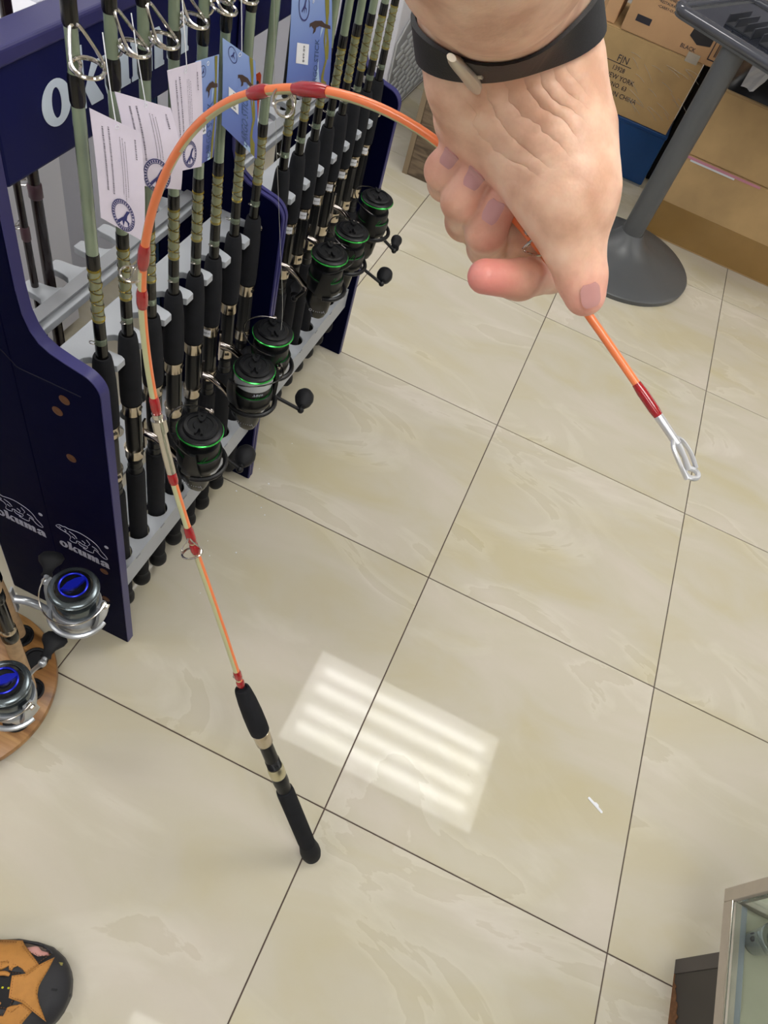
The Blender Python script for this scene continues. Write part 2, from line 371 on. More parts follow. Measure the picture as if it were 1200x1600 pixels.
# ------------------------------------------------------------------ display rack (double sided, three side panels)
rack = thing('rod_rack', 'navy double-sided fishing rod display rack with pale okuma lettering', 'display rack', (-0.65, 0.12, 0))
def rk(o): o.matrix_parent_inverse = rack.matrix_world.inverted() if False else Matrix.Translation((0.65, -0.12, 0)); return o
def arc(cx, cz, r, a0, a1, n=6): return [(cx + r * math.cos(math.radians(a0 + (a1 - a0) * k / n)), cz + r * math.sin(math.radians(a0 + (a1 - a0) * k / n))) for k in range(n + 1)]
front_prof = arc(-.545, .728, .030, 0, 78, 7) + [(-.560, .7615), (-.585, .768), (-.600, .777), (-.610, .792), (-.617, .815), (-.6195, .85), (-.6195, 1.088)]
prof_front = [(-.6495, 0), (-.515, 0)] + front_prof + [(-.6495, 1.088)]
def mirror(p): return [(-1.30 - x, z) for x, z in p][::-1]
XZ = lambda y: Matrix(((1, 0, 0, 0), (0, 0, -1, y), (0, 1, 0, 0), (0, 0, 0, 1)))   # poly (x,z) prism depth d -> y = y0 - d
def strip(mb, path, w0, w1, th, M=None):   # thin band following an (x,z) path, between y=w0..w1
    n = len(path); vs = []; fs = []
    for i, (x, z) in enumerate(path):
        x0, z0 = path[max(i - 1, 0)]; x1, z1 = path[min(i + 1, n - 1)]
        tx, tz = x1 - x0, z1 - z0; l = math.hypot(tx, tz) or 1; nx, nz = tz / l, -tx / l
        vs += [(x, w0, z), (x, w1, z), (x + nx * th, w1, z + nz * th), (x + nx * th, w0, z + nz * th)]
    for i in range(n - 1):
        for k in range(4): a = 4 * i + k; c = 4 * i + (k + 1) % 4; fs.append((a, c, c + 4, a + 4))
    fs += [(0, 1, 2, 3), (4 * n - 4, 4 * n - 3, 4 * n - 2, 4 * n - 1)]
    mb.add(vs, fs, M, 0, True)
panels = [(0.1175, 0.1355), (0.629, 0.649), (1.183, 1.201)]
for (y0, y1) in panels:
    for side in (0, 1):
        b = MB(); b.prism(prof_front if side == 0 else mirror(prof_front), 0, y1 - y0, XZ(y1))
        o = rk(b.build('side_panel', M_navy, rack, bevel=0.0012, bseg=1))
        pth = [(-.515, .002)] + front_prof
        if side: pth = mirror(pth)
        b = MB()
        if y0 > .5 and y0 < 1:      # the middle panel shows two lips with a groove between
            strip(b, pth, y0 + .0005, y0 + .008, .003); strip(b, pth, y1 - .008, y1 - .0005, .003)
        else: strip(b, pth, y0 + .0005, y1 - .0005, .0016)
        b.build('lit_edge_band', M_navylit, o)  # lighter copy of the panel navy, edge light painted in
# seam line and screw recesses on the near panel
b = MB(); b.tube(catmull([(-.68, .1172, .738), (-.664, .1172, .733), (-.648, .1172, .719), (-.639, .1172, .713), (-.60, .1172, .714), (-.545, .1172, .715)], 5), .0007, 6); rk(b.build('seam', mat('seam_shadow_gap', (10, 9, 30), .8), rack))
for x, z in ((-.573, .692), (-.588, .661), (-.578, .565), (-.553, .155), (-.548, .262)):
    b = MB(); b.lathe([(.0075, 0), (.0085, .0006), (.006, .0012), (.003, .0006)], 16, TR(x, .1176, z) @ RX(PI / 2)); rk(b.build('screw', mat('bronze_screw', (104, 66, 40), .45, metal=.4), rack))
for (y0, y1) in panels[1:]:
    for x, z in ((-.60, .755), (-.556, .70)):
        b = MB(); b.lathe([(.007, 0), (.0075, .001), (.005, .003), (.001, .0035)], 14, TR(x, y0, z) @ RX(PI / 2)); rk(b.build('bolt', M_chrome, rack))
# header board with lettering
b = MB(); b.box((-.655, .14, .967), (-.622, .90, 1.092)); rk(b.build('header_board', M_header, rack, bevel=.004))
b = MB(); b.box((-.660, .138, 1.086), (-.6185, .902, 1.104)); rk(b.build('header_cap', M_navylit, rack, bevel=.004, bseg=3))
b = MB(); okuma_mesh(b, TR(-.6215, .207, 1.0055) @ Matrix(((0, 0, 1, 0), (1, 0, 0, 0), (0, 1, 0, 0), (0, 0, 0, 1))), .0455, 1.04, .0008)
rk(b.build('lettering', M_lettering, rack))
# side logos: bear outline above the word
def bear(mb, M, s):
    W_ = lambda pts: [(x * s, y * s, 0.0004) for x, y in pts]
    lines = [[(x, y * .62 + .06) for x, y in l] for l in [[(0.02, .62), (.0, .56), (.06, .50), (.16, .46), (.24, .42), (.27, .30), (.24, .14), (.31, .10), (.38, .16), (.38, .26), (.44, .30)],
             [(.02, .62), (.08, .70), (.15, .70), (.20, .74), (.25, .72), (.34, .76), (.48, .80), (.62, .76), (.76, .66), (.84, .52), (.88, .38), (.96, .22), (.99, .10), (.93, .05), (.86, .10), (.80, .22), (.74, .28)],
             [(.44, .30), (.52, .24), (.60, .26), (.58, .14), (.50, .06), (.60, .02), (.70, .05), (.72, .18), (.74, .28)],
             [(.46, .30), (.42, .20), (.46, .12), (.54, .12)], [(.26, .60), (.36, .52), (.40, .40)], [(.60, .60), (.66, .46), (.62, .34)], [(.06, .60), (.10, .58)],
             [(.70, .40), (.78, .36), (.82, .26)], [(.30, .40), (.36, .34)], [(.50, .44), (.56, .38), (.54, .30)], [(.14, .46), (.20, .52), (.17, .60)]]]
    for l in lines: mb.tube(catmull(W_(l), 3), .00055, 5, M)
    mb.lathe([(.004, 0), (.004, .0006)], 14, M @ TR(1.0 * s, .52 * s, 0))
for x0 in (-.636, -.765):
    Mx = Matrix(((1, 0, 0, x0), (0, 0, -1, .1174), (0, 1, 0, .281), (0, 0, 0, 1)))
    b = MB(); okuma_mesh(b, Mx, .0165, 1.0, .0005); bear(b, Mx @ TR(0, .020, 0), .100); rk(b.build('side_logo', M_logo, rack))
# lower tray with round holes, notched holder strips, grey rails
ys1 = [.181, .239, .301, .363, .422, .481, .546, .607]; ys2 = [.722 + .063 * i for i in range(8)]
def hole_plate(y0, y1, xa, xb, z0, z1, ys, xc, r):
    b = MB(); b.prism([(xa, y0), (xb, y0), (xb, y1), (xa, y1)], z0, z1, None, 0, [ell(xc, y, r, r, 20) for y in ys]); return b
for (ya, yb, ys) in ((.1360, .6285, ys1), (.6495, 1.1825, ys2)):
    for side in (0, 1):
        sx = (lambda x: x) if side == 0 else (lambda x: -1.30 - x)
        x_in, x_out = sorted((sx(-.532), sx(-.640)))
        b = hole_plate(ya, yb, x_in, x_out, .226, .232, ys, sx(-.56), .0215)
        fx = sorted((sx(-.532), sx(-.529)))
        b.box((fx[0], ya, .172), (fx[1], yb, .2318))
        rk(b.build('tray', M_grey, rack))
        if side == 0:
            for k in range(6):
                y = ya + (yb - ya) * (k + .6) / 6
                bb = MB(); bb.box((-.5295, y, .2275), (-.5275, y + .012, .2305)); rk(bb.build('clip', M_greyd, rack))
        # notched strip, teeth point outwards
        poly = [(-.632, ya), (-.575, ya)]
        for y in ys:
            rr = .0172
            if y - .030 > ya + .002: pass
            poly += [(-.5775 + (rr + .002) * math.cos(a), y + (rr) * math.sin(a)) for a in [math.radians(t) for t in (270, 235, 205, 180, 155, 125, 90)]]
            if y + .030 < yb - .001: poly += [(-.556, y + .0180), (-.549, y + .0205), (-.549, y + .0390), (-.556, y + .0420)]
        poly += [(-.575, yb), (-.632, yb)]
        # clean monotone
        pl = [poly[0]]
        for p in poly[1:]:
            if p[1] >= pl[-1][1] - .0005 or True: pl.append(p)
        P2 = [(sx(x), y) for x, y in pl]
        b = MB(); b.prism(P2, .690, .702)
        rk(b.build('notched_holder', M_grey, rack, bevel=.0012, bseg=2))
        xa, xb = sorted((sx(-.622), sx(-.604 + .0)))
        b = MB(); b.box((min(sx(-.6235), sx(-.60)), ya, .655), (max(sx(-.6235), sx(-.60)) - .0 , yb, .6895)) if False else b.box((sorted((sx(-.626), sx(-.6)))[0], ya, .6565), (sorted((sx(-.626), sx(-.6)))[0] + .003 if side == 0 else sorted((sx(-.626), sx(-.6)))[1], yb, .7005))
        if side: b = MB(); b.box((-.702, ya, .660), (-.6985, yb, .7005)); b.box((-.699, ya, .705), (-.678, yb, .7085))
        rk(b.build('rail', M_greyd, rack))
bm_ = MB(); bm_.box((-.655, .136, .05), (-.645, 1.183, .171)); rk(bm_.build('spine_board', M_navy, rack))

# ------------------------------------------------------------------ rack rods
def hood(mb, z0, z1, r):
    mb.lathe([(r - .002, z0), (r, z0 + .002), (r, z1 - .003), (r + .0014, z1), (r + .0014, z1 + .0005), (r - .003, z1 + .001)], 28)
    mb.box((r - .002, -.004, z0 + .012), (r + .0008, .004, z0 + .0155), None, 1)
def ring_tube(mb, c, n, R, r, seg=28, M=None, mi=0):
    c = Vector(c); n = Vector(n).normalized(); u = n.orthogonal().normalized(); w = n.cross(u)
    mb.tube([c + (u * math.cos(2 * PI * k / seg) + w * math.sin(2 * PI * k / seg)) * R for k in range(seg)], r, 8, M, mi, closed=True)
def guide(mb, zr, R, out, zlegs, rb, M=None, wire=.0013):
    # wire frame guide: ring held out from blank by two side legs above and one leg below
    c = Vector((rb + out, 0, zr))
    ring_tube(mb, c, (0.15, 0, 1), R, wire * 1.15, 28, M)
    for s_ in (-1, 1):
        mb.tube(catmull([(rb, s_ * .0015, zlegs[1]), (rb + .002, s_ * .006, zlegs[1] - .004), (c.x - R * .1, s_ * R * 1.02, zr + .006), (c.x + R * .5, s_ * R * .86, zr)], 6), wire, 7, M)
    mb.tube(catmull([(rb, 0, zlegs[0]), (rb + .003, 0, zlegs[0] + .003), (c.x - R * .8, 0, zr - .012 if zr - .012 > zlegs[0] else zr - .002), (c.x - R, 0, zr)], 6), wire, 7, M)
def helix(mb, z0, z1, r0, r1, turns, ph, rt, hand=1):
    rt *= 1.7; n = int(turns * 14); mb.tube([((r0 + (r1 - r0) * k / n) * math.cos(hand * 2 * PI * turns * k / n + ph), (r0 + (r1 - r0) * k / n) * math.sin(hand * 2 * PI * turns * k / n + ph), z0 + (z1 - z0) * k / n) for k in range(n + 1)], rt, 4)
rod = thing('fishing_rod', 'x', 'fishing rod', (-.56, ys1[0], 0), 0, 'green rods standing in the rack')
b = MB(); b.lathe([(.006, .040), (.014, .043), (.0185, .052), (.0190, .062), (.0165, .073), (.0135, .080), (.0155, .088)], 24); b.build('butt_cap', M_rubber, rod)
b = MB(); b.lathe([(.0150, .088), (.0162, .10), (.0166, .30), (.0162, .418), (.0145, .425), (.012, .426)], 28); b.build('rear_grip', M_foam, rod)
b = MB(); b.lathe([(.0125, .426), (.0128, .44), (.0118, .441), (.0118, .455)], 24)
for k in range(6): b.lathe([(.0122, .456 + k * .0028), (.0128, .4574 + k * .0028), (.0122, .4588 + k * .0028)], 24)
b.lathe([(.0122, .48), (.0122, .575)], 24); b.box((.0118, -.005, .49), (.0129, .005, .57)); b.build('reel_seat', M_seat, rod)
b = MB(); hood(b, .465, .489, .0148); b.build('lower_hood', [M_nickel, M_black], rod)
b = MB(); hood(b, .573, .598, .0148); b.build('upper_hood', [M_nickel, M_black], rod)
b = MB(); b.lathe([(.0125, .598), (.0158, .600), (.0166, .612), (.0165, .655), (.0158, .690), (.0138, .722), (.0124, .732), (.0112, .735), (.0085, .7345), (.0082, .731)], 30); b.build('foregrip', M_foam, rod)
b = MB(); b.lathe([(.0082, .730), (.0080, .758)], 20); b.lathe([(.0079, .768), (.0077, .797)], 20); b.build('butt_wrap', M_black, rod)
b = MB(); b.lathe([(.0079, .758), (.0081, .763), (.0079, .768)], 20); b.build('winding_ring', M_clear, rod)
b = MB(); ring_tube(b, (-.001, -.0115, .763), (0, 0.3, 1), .0036, .0007, 16); b.build('hook_keeper', M_chrome, rod)
b = MB(); b.lathe([(.0077, .797), (.0074, .877)], 20); b.build('wrapped_blank', M_blankd, rod)
b = MB(); helix(b, .799, .876, .0079, .0076, 4.5, 0, .00042); helix(b, .799, .876, .0079, .0076, 4.5, PI, .00042, -1)
for z in (.7985, .8005, .8750, .877): ring_tube(b, (0, 0, z), (0, 0, 1), .0078, .0005, 16)
b.build('gold_thread', M_thread, rod)
b = MB(); helix(b, .7995, .8765, .0079, .0076, 4.5, .22, .00042); helix(b, .799, .876, .0079, .0076, 4.5, PI + .25, .00042, -1); b.build('black_thread', M_threadb, rod)
b = MB(); b.lathe([(.0078, .878), (.0079, .882), (.0078, .897), (.0074, .898)], 20); b.build('front_wrap', M_black, rod)
b = MB(); b.lathe([(.0073, .898), (.0066, 1.075), (.0063, 1.165), (.0050, 1.50), (.0036, 1.95)], 18); b.build('blank', M_blank, rod)
b = MB(); b.lathe([(.0068, 1.070), (.0078, 1.074), (.0080, 1.096), (.0070, 1.101)], 18); b.build('guide_wrap', M_black, rod)
b = MB(); b.lathe([(.0066, 1.142), (.0076, 1.145), (.0074, 1.168), (.0064, 1.172)], 18); b.build('guide_wrap', M_black, rod)
b = MB(); b.lathe([(.0054, 1.45), (.0064, 1.46), (.0054, 1.53)], 14); b.build('guide_wrap', M_black, rod)
b = MB(); guide(b, 1.116, .0148, .0170, (1.104, 1.146), .006, None, .0018); b.build('stripper_guide', M_chrome, rod)
b = MB(); guide(b, 1.48, .009, .012, (1.47, 1.505), .005); b.lathe([(.0038, 1.93), (.0038, 1.955)], 12); ring_tube(b, (.006, 0, 1.957), (0, 0, 1), .0035, .0008, 14); b.build('upper_guide', M_chrome, rod)
ordn = ['nearest the logo panel', 'second from the logo panel', 'third from the logo panel', 'fourth from the logo panel', 'fifth from the logo panel', 'sixth from the logo panel', 'seventh from the logo panel', 'last before the middle panel']
ordn2 = ['first past the middle panel', 'second past the middle panel', 'third past the middle panel', 'fourth past the middle panel', 'fourth from the far panel', 'third from the far panel', 'second from the far panel', 'nearest the far panel']
dz1 = [.002, -.004, -.014, -.012, -.014, -.015, -.008, -.005]
rz1 = [-22, 14, 8, 12, 16, 5, -50, -10]
def price_label(parent, z, r, a0):
    b = MB(); vs = []; fs = []
    for k in range(6):
        a = math.radians(a0) + (k - 2.5) * .17
        for zz in (z - .0075, z + .0075): vs.append((r * math.cos(a), r * math.sin(a), zz))
    for k in range(5): fs.append((2 * k, 2 * k + 2, 2 * k + 3, 2 * k + 1))
    b.add(vs, fs); o = b.build('price_label', M_label, parent)
    v, f = text_mesh('$49.89', .0042); a1 = math.radians(a0)
    b = MB(); b.add([((r + .0002) * math.cos(a1 + x / r), (r + .0002) * math.sin(a1 + x / r), z + y) for x, y, _ in v], f, None, 0, False); b.build('price_text', M_ink, o)
R1 = []; R2 = []
for i in range(8):
    lab = 'green fishing rod with black foam grip, ' + ordn[i]
    if i == 0:
        r_ = rod; r_['label'] = lab; r_.location = (-.56, ys1[0], dz1[0])
    else: r_ = dup(rod, (-.56, ys1[i], dz1[i]), label=lab)
    r_.rotation_euler = (math.radians([0, 0, 0, 0, -.1, .0, 0, -.1][i]), math.radians([.5, .3, .1, 0, .1, 0, 0, .2][i]), math.radians(rz1[i]))
    R1.append(r_)
for i in range(8):
    r_ = dup(rod, (-.565, ys2[i], .030 + .0015 * i), rz=math.radians([-25, -5, -30, -45, 0, -20, -35, -15][i]), rx=math.radians(-.05), ry=math.radians(0), label='green fishing rod with black foam grip, ' + ordn2[i])
    R2.append(r_)
for r_ in R2: price_label(r_, .586, .0168, -62 - math.degrees(r_.rotation_euler[2]))
price_label(R1[5], .586, .0168, -80 - rz1[5])

# rear side rods (thin dark ones), seen through the rack
bk = thing('fishing_rod', 'thin dark brown rod in the back row near the logo panel', 'fishing rod', (-.735, .232, 0), 0, 'dark rods on the back side of the rack')
b = MB(); b.lathe([(.0075, .08), (.0115, .09), (.012, .40), (.009, .42), (.006, .43)], 16); b.build('rear_grip', M_foam, bk)
b = MB(); b.lathe([(.0062, .43), (.0048, 1.0), (.0035, 1.6)], 14); b.build('blank', M_dkrod, bk)
b = MB(); b.lathe([(.0055, .80), (.0065, .802), (.0063, .82), (.0052, .822)], 14); b.lathe([(.0052, 1.17), (.0075, 1.175), (.0075, 1.195), (.005, 1.2)], 14); b.build('guide_wrap', mat('plum_wrap', (92, 66, 74), .3), bk)
b = MB(); guide(b, .815, .005, .006, (.805, .83), .005, RZ(PI), .0007); guide(b, 1.19, .009, .012, (1.17, 1.22), .005, RZ(PI), .001); b.build('guide', M_chrome, bk)
for k, (y, lb) in enumerate(((.272, 'thin dark brown rod in the back row, second from the logo panel'), (.303, 'thicker dark brown rod in the back row, third from the logo panel'))):
    o = dup(bk, (-.735, y, [-.02, .03][k]), label=lb)
    o.scale = (1, 1, 1) if k == 0 else (1.5, 1.5, 1)
for (x, y, lb, c) in ((-.735, .585, 'metallic blue rod blank behind the first rail', M_bluerod), (-.735, .60 + .03, 'x', None), (-.735, .99, 'metallic blue rod behind the second grey rail', M_bluerod)):
    if c is None: continue
    t = thing('fishing_rod', lb, 'fishing rod', (x, y, 0), 0, 'blue rods on the back side of the rack')
    b = MB(); b.lathe([(.009, .08), (.013, .09), (.013, .40), (.010, .42)], 16); b.build('rear_grip', M_foam, t)
    b = MB(); b.lathe([(.0085, .42), (.0082, .56), (.009, .561), (.009, .566), (.0075, .567), (.006, 1.5)], 16); b.build('blank', c, t)
    b = MB(); guide(b, .72, .006, .007, (.71, .735), .008, RZ(PI), .0008); b.build('guide', M_chrome, t)
t = thing('fishing_rod', 'slim black rod with purple winding ring past the middle panel', 'fishing rod', (-.735, 1.075, 0))
b = MB(); b.lathe([(.012, .08), (.013, .10), (.013, .40), (.012, .47), (.008, .50), (.011, .505), (.011, .52), (.007, .535)], 18); b.build('rear_grip', M_reelb, t)
b = MB(); b.lathe([(.0075, .536), (.0095, .538), (.0095, .546), (.0075, .548)], 18); b.build('winding_ring', M_sand, t)
b = MB(); b.lathe([(.0065, .548), (.004, 1.4)], 14); b.build('blank', M_black, t)

# ------------------------------------------------------------------ spinning reels
def reel(name, label, loc, yaw, mats, side=1, crank=200, knob='ball', line=False, bail_t=0, sc=1.0, group=None, logo=None, roll=0, tz=0, Ld=.056, rot=0):
    body, rotor, spoolm, cap, ringm, stemm, bailm, knobm = mats
    t = thing(name, label, 'fishing reel', loc, yaw, group); t.rotation_euler = (roll, tz, yaw); t.scale = (sc, sc, sc)
    X0 = .104
    b = MB(); b.box((.0165, -.0045, -.030), (.0195, .0045, .030)); b.tube(catmull([(.018, 0, .002), (.034, 0, -.002), (.052, 0, -.016), (.070, 0, -.036), (.086, 0, -.046)], 6), [.0062] * 12 + [.0055] * 6 + [.0075] * 7, 12, None, 0)
    b.build('foot_stem', stemm, t, fix=True)
    b = MB()   # gear body, narrowing downwards
    secs = [(-.030, .0250, .0200), (-.044, .0270, .0215), (-.060, .0255, .0190), (-.078, .0195, .0150), (-.092, .0140, .0115), (-.099, .0080, .0070)]
    vs = []; fs = []; ns = 24
    for (z, rx, ry) in secs:
        for k in range(ns):
            a = 2 * PI * k / ns; q = 3.0
            cx = math.copysign(abs(math.cos(a)) ** (2 / q), math.cos(a)); sy = math.copysign(abs(math.sin(a)) ** (2 / q), math.sin(a))
            vs.append((X0 - .006 + rx * cx + (.004 if z < -.07 else 0), ry * sy, z))
    for j in range(len(secs) - 1):
        for k in range(ns): a = j * ns + k; c = j * ns + (k + 1) % ns; fs.append((a, c, c + ns, a + ns))
    fs += [tuple(range(ns)), tuple(range((len(secs) - 1) * ns, len(secs) * ns))]
    b.add(vs, fs); b.lathe([(.0085, 0), (.0125, .003), (.0125, .012), (.009, .016)], 20, TR(X0 - .006, side * .016, -.048) @ RX(-side * PI / 2))
    bo = b.build('gear_body', body, t)
    if logo:
        v, f = text_mesh(logo, .0085, .0002); b = MB(); b.add([(X0 - .004 + x, -.0150 - .0045 * (1 - (-y) / .03) * 0 - .0006, -.074 + y) for x, y, _ in v], f, None, 0, False)
        b.build('brand_print', mat('grey_print', (150, 150, 158), .5), bo)
    b = MB()   # rotor cup with two arms
    b.lathe([(.012, -.032), (.0270, -.030), (.0330, -.024), (.0345, -.012), (.0350, .004), (.0335, .0055), (.031, .004)], 36, TR(X0, 0, 0))
    for s_ in (-1, 1):
        prof = []
        for (z, w, rr) in ((-.028, .017, .036), (-.014, .016, .0425), (.004, .0125, .0450), (.022, .0100, .0455), (.034, .0075, .0445)):
            prof.append((z, w, rr))
        vs = []; fs = []
        for (z, w, rr) in prof:
            for k in range(5):
                a = (k - 2) / 2 * w / rr
                vs.append((X0 + rr * math.sin(a), s_ * rr * math.cos(a), z))
            for k in range(5):
                a = (2 - k) / 2 * w / rr
                vs.append((X0 + (rr - .0055) * math.sin(a), s_ * (rr - .0055) * math.cos(a), z))
        for j in range(len(prof) - 1):
            for k in range(10): a = j * 10 + k; c = j * 10 + (k + 1) % 10; fs.append((a, c, c + 10, a + 10))
        fs += [tuple(range(10)), tuple(range(len(prof) * 10 - 10, len(prof) * 10))]
        b.add(vs, fs)
    # guard ring joining the arms behind
    b.tube([(X0 + .041 * math.cos(a), .041 * math.sin(a), -.024) for a in [PI * (k / 16) - PI / 2 for k in range(17)]], .0042, 8)
    ro = b.build('rotor', rotor, t)
    b = MB(); b.lathe([(.020, .000), (.0300, .002), (.0308, .006), (.0308, .022), (.0300, .0245), (.0250, .0255), (.0245, .041), (.0300, .0425), (.0335, .0460), (.0338, .0490), (.0318, .0505), (.0250, .0510)], 48, TR(X0, 0, 0)); so = b.build('spool', spoolm, t)
    b = MB(); b.lathe([(.0336, .0438), (.0350, .0448), (.0351, .0462), (.0338, .0472)], 48, TR(X0, 0, 0), cap=False)
    b.build('rim_ring', ringm, so)
    if ringm is M_green: b = MB(); b.lathe([(.0309, .0035), (.0313, .0042), (.0309, .005)], 40, TR(X0, 0, 0), cap=False); b.build('skirt_ring', ringm, so)
    if line:
        b = MB(); b.lathe([(.0300, .0215)] + [(.0322 + .0003 * (k % 2), .0222 + k * .00142) for k in range(15)] + [(.0300, .0432)], 44, TR(X0, 0, 0)); b.build('wound_line', M_mono, so)
        b = MB()
        for k_, (w_, h_) in enumerate(((.0012, .3), (.0016, 1), (.0010, .5), (.0018, 1), (.0012, 1), (.0016, .8), (.0010, 1), (.0016, .9), (.0014, .7))):
            a0 = -PI / 2 + .22 + k_ * .068
            b.add([(X0 + .0311 * math.cos(a0 + q / .031), .0311 * math.sin(a0 + q / .031), .0120 + zz) for q, zz in ((0, 0), (w_, 0), (w_, .0055 * h_), (0, .0055 * h_))], [(0, 1, 2, 3)], None, 0, False)
        b.build('skirt_lettering', M_logo, so)
    if ringm is M_green:   # slanting green dashes on the skirt
        b = MB()
        for a0 in (-1.2, .25, 1.9):
            for q in (0, .14):
                b.tube([(X0 + .0309 * math.cos(a0 + q + k * .07), .0309 * math.sin(a0 + q + k * .07), .006 + k * .0035) for k in range(4)], .0005, 5)
        b.build('skirt_print', M_greend, so)
    b = MB(); b.lathe([(.0255, .0505), (.0262, .0530), (.0240, .0560), (.0190, .0565), (.0185, .0552), (.0110, .0552), (.0100, .0565), (.001, .0568)], 36, TR(X0, 0, 0))
    if ringm is M_green:
        RM = TR(X0, 0, .055) @ RZ(math.radians(bail_t * 0 + 40 + 60 * side))
        for s_ in (-1, 1):
            b.prism([(.004 * s_, -.0016), (.010 * s_, -.0052), (.0205 * s_, -.0062), (.0205 * s_, -.0030), (.0110 * s_, -.0010), (.0110 * s_, .0010), (.0205 * s_, .0030), (.0205 * s_, .0062), (.010 * s_, .0052), (.004 * s_, .0016)], 0, .0058, RM)
        b.build('drag_knob', cap, so)
    else:
        b.build('drag_knob', cap, so)
        b = MB(); ring_tube(b, (X0, 0, .0562), (0, 0, 1), .0188, .0017, 32)
        b.prism([(x * 1.22, y * 1.3) for x, y in ((-.0145, -.004), (-.005, -.0065), (.004, -.0045), (.0145, .003), (.0135, .0065), (.003, .0062), (-.006, .003))], .055, .0610, TR(X0, 0, 0) @ RZ(DG_(20))); b.build('drag_dial', M_blue, so)
    # bail arm, roller and wire
    b = MB(); ang = math.radians(bail_t); 
    def bp(a):   # half hoop from one arm to the other
        R_ = .050; x = R_ * math.sin(a); y = .0475 * math.cos(a)
        return Vector((X0 + x * math.cos(ang), y, .038 + x * math.sin(ang)))
    pts = [bp(PI * k / 22) for k in range(23)]
    b.tube(pts, .00115, 8); b.build('bail_wire', bailm, ro)
    b = MB(); b.lathe([(.0035, 0), (.0048, .0015), (.0030, .0045), (.0048, .0075), (.0040, .010)], 18, TR(X0, .043, .036) @ RX(-PI / 2)); b.tube([(X0, .047, .030), tuple(bp(.0)), tuple(bp(.18))], [.004, .0036, .002], 10); b.build('line_roller', stemm if ringm is M_green else M_chrome, ro)
    if rot: th_ = math.radians(rot); ro.location = (X0 - X0 * math.cos(th_), -X0 * math.sin(th_), 0); ro.rotation_euler = (0, 0, th_)
    # crank handle
    ca = math.radians(crank); hx, hz = math.cos(ca), math.sin(ca); H0 = Vector((X0 - .006, side * .030, -.048))
    A1 = H0 + Vector((0, side * .016, 0)); A2 = A1 + Vector((hx * Ld * .35, side * .010, hz * Ld * .35)); A3 = A1 + Vector((hx * Ld, side * .012, hz * Ld))
    b = MB(); b.tube([H0 - Vector((0, side * .004, 0)), H0 + Vector((0, side * .010, 0))], .0055, 14); b.tube(catmull([H0, A1, A2, A3], 6), [.0042] * 7 + [.0035] * 12, 10, None, 0); b.sphere(A3, .0062)
    b.tube([A3, A3 + Vector((0, side * .010, 0))], .0042, 12)
    ho = b.build('crank_handle', rotor if ringm is M_green else body, t)
    b = MB(); Mk = align(A3 + Vector((0, side * .009, 0)), A3 + Vector((0, side * .05, 0)))
    if knob == 'ball': b.lathe([(.0055, 0), (.0085, .002), (.0150, .012), (.0178, .022), (.0165, .032), (.0110, .040), (.002, .043)], 28, Mk)
    elif knob == 'cyl': b.lathe([(.0060, 0), (.0095, .001), (.0098, .005), (.0090, .012), (.0105, .022), (.0130, .032), (.0125, .038), (.004, .040)], 26, Mk)
    else:
        b.lathe([(.0050, 0), (.0065, .001), (.0050, .008), (.0070, .016), (.0130, .026), (.0145, .034), (.0110, .041), (.001, .043)], 26, Mk @ Matrix.Diagonal((1.35, .75, 1, 1)))
    b.build('handle_knob', knobm, ho)
    return t
M_wire = mat('dark_steel_wire', (66, 64, 64), .22, metal=.9)
BK = (M_reelb, M_reelm, M_reelm, M_reelm, M_green, M_chromeb, M_wire, M_rubber)
def on_rod(r_, z): 
    e = r_.rotation_euler; v = e.to_matrix() @ Vector((0, 0, z)); return (r_.location.x + v.x, r_.location.y + v.y, r_.location.z + v.z)
gr = 'black spinning reels on the rack rods'
KA = (322, 340, 235, 335, 325); KL = (.075, .095, .080, .095, .085)
DG = math.radians
RE = [reel('spinning_reel', 'black green-ringed reel nearest the logo panel', on_rod(R1[1], .530), DG(12), BK, 1, KA[0], 'ball', False, 155, 1.06, gr, 'OTTIVIA', Ld=KL[0]),
      reel('spinning_reel', 'black reel wound with clear line, in front of two black reels', on_rod(R1[4], .522), DG(14), BK, 1, KA[1], 'ball', True, 20, 1.06, gr, 'OTTIVIA', Ld=KL[1], rot=-45),
      reel('spinning_reel', 'black reel touching the middle panel, behind the line-filled reel', on_rod(R1[5], .548), DG(24), BK, 1, 240, 'ball', False, 170, 1.06, gr),
      reel('spinning_reel', 'black reel with its knob hanging left, first past the middle panel', on_rod(R2[0], .535), DG(20), BK, 1, KA[2], 'cyl', False, 20, 1.06, gr, 'OTTIVIA', Ld=KL[2]),
      reel('spinning_reel', 'black reel with round knob, middle of the three far reels', on_rod(R2[2], .529), DG(10), BK, 1, KA[3], 'ball', False, 160, 1.03, gr, Ld=KL[3]),
      reel('spinning_reel', 'black reel with flared knob, closest to the far panel', on_rod(R2[4], .536), DG(14), BK, 1, KA[4], 'cyl', False, 165, 1.03, gr, Ld=KL[4])]
# loose fishing line from the line-filled reel
ln = MB(); P0 = (-.5535, .600, .78)
ln.tube(catmull([(-.5500, .585, 1.09), (-.54, .60, .95), (-.500, .585, .76), (-.455, .545, .62), (-.44, .510, .562)], 8), .00035, 5)
tag(ln.build('fishing_line', M_linef), 'thin grey fishing line hanging from a rod to the line-filled reel', 'fishing line')

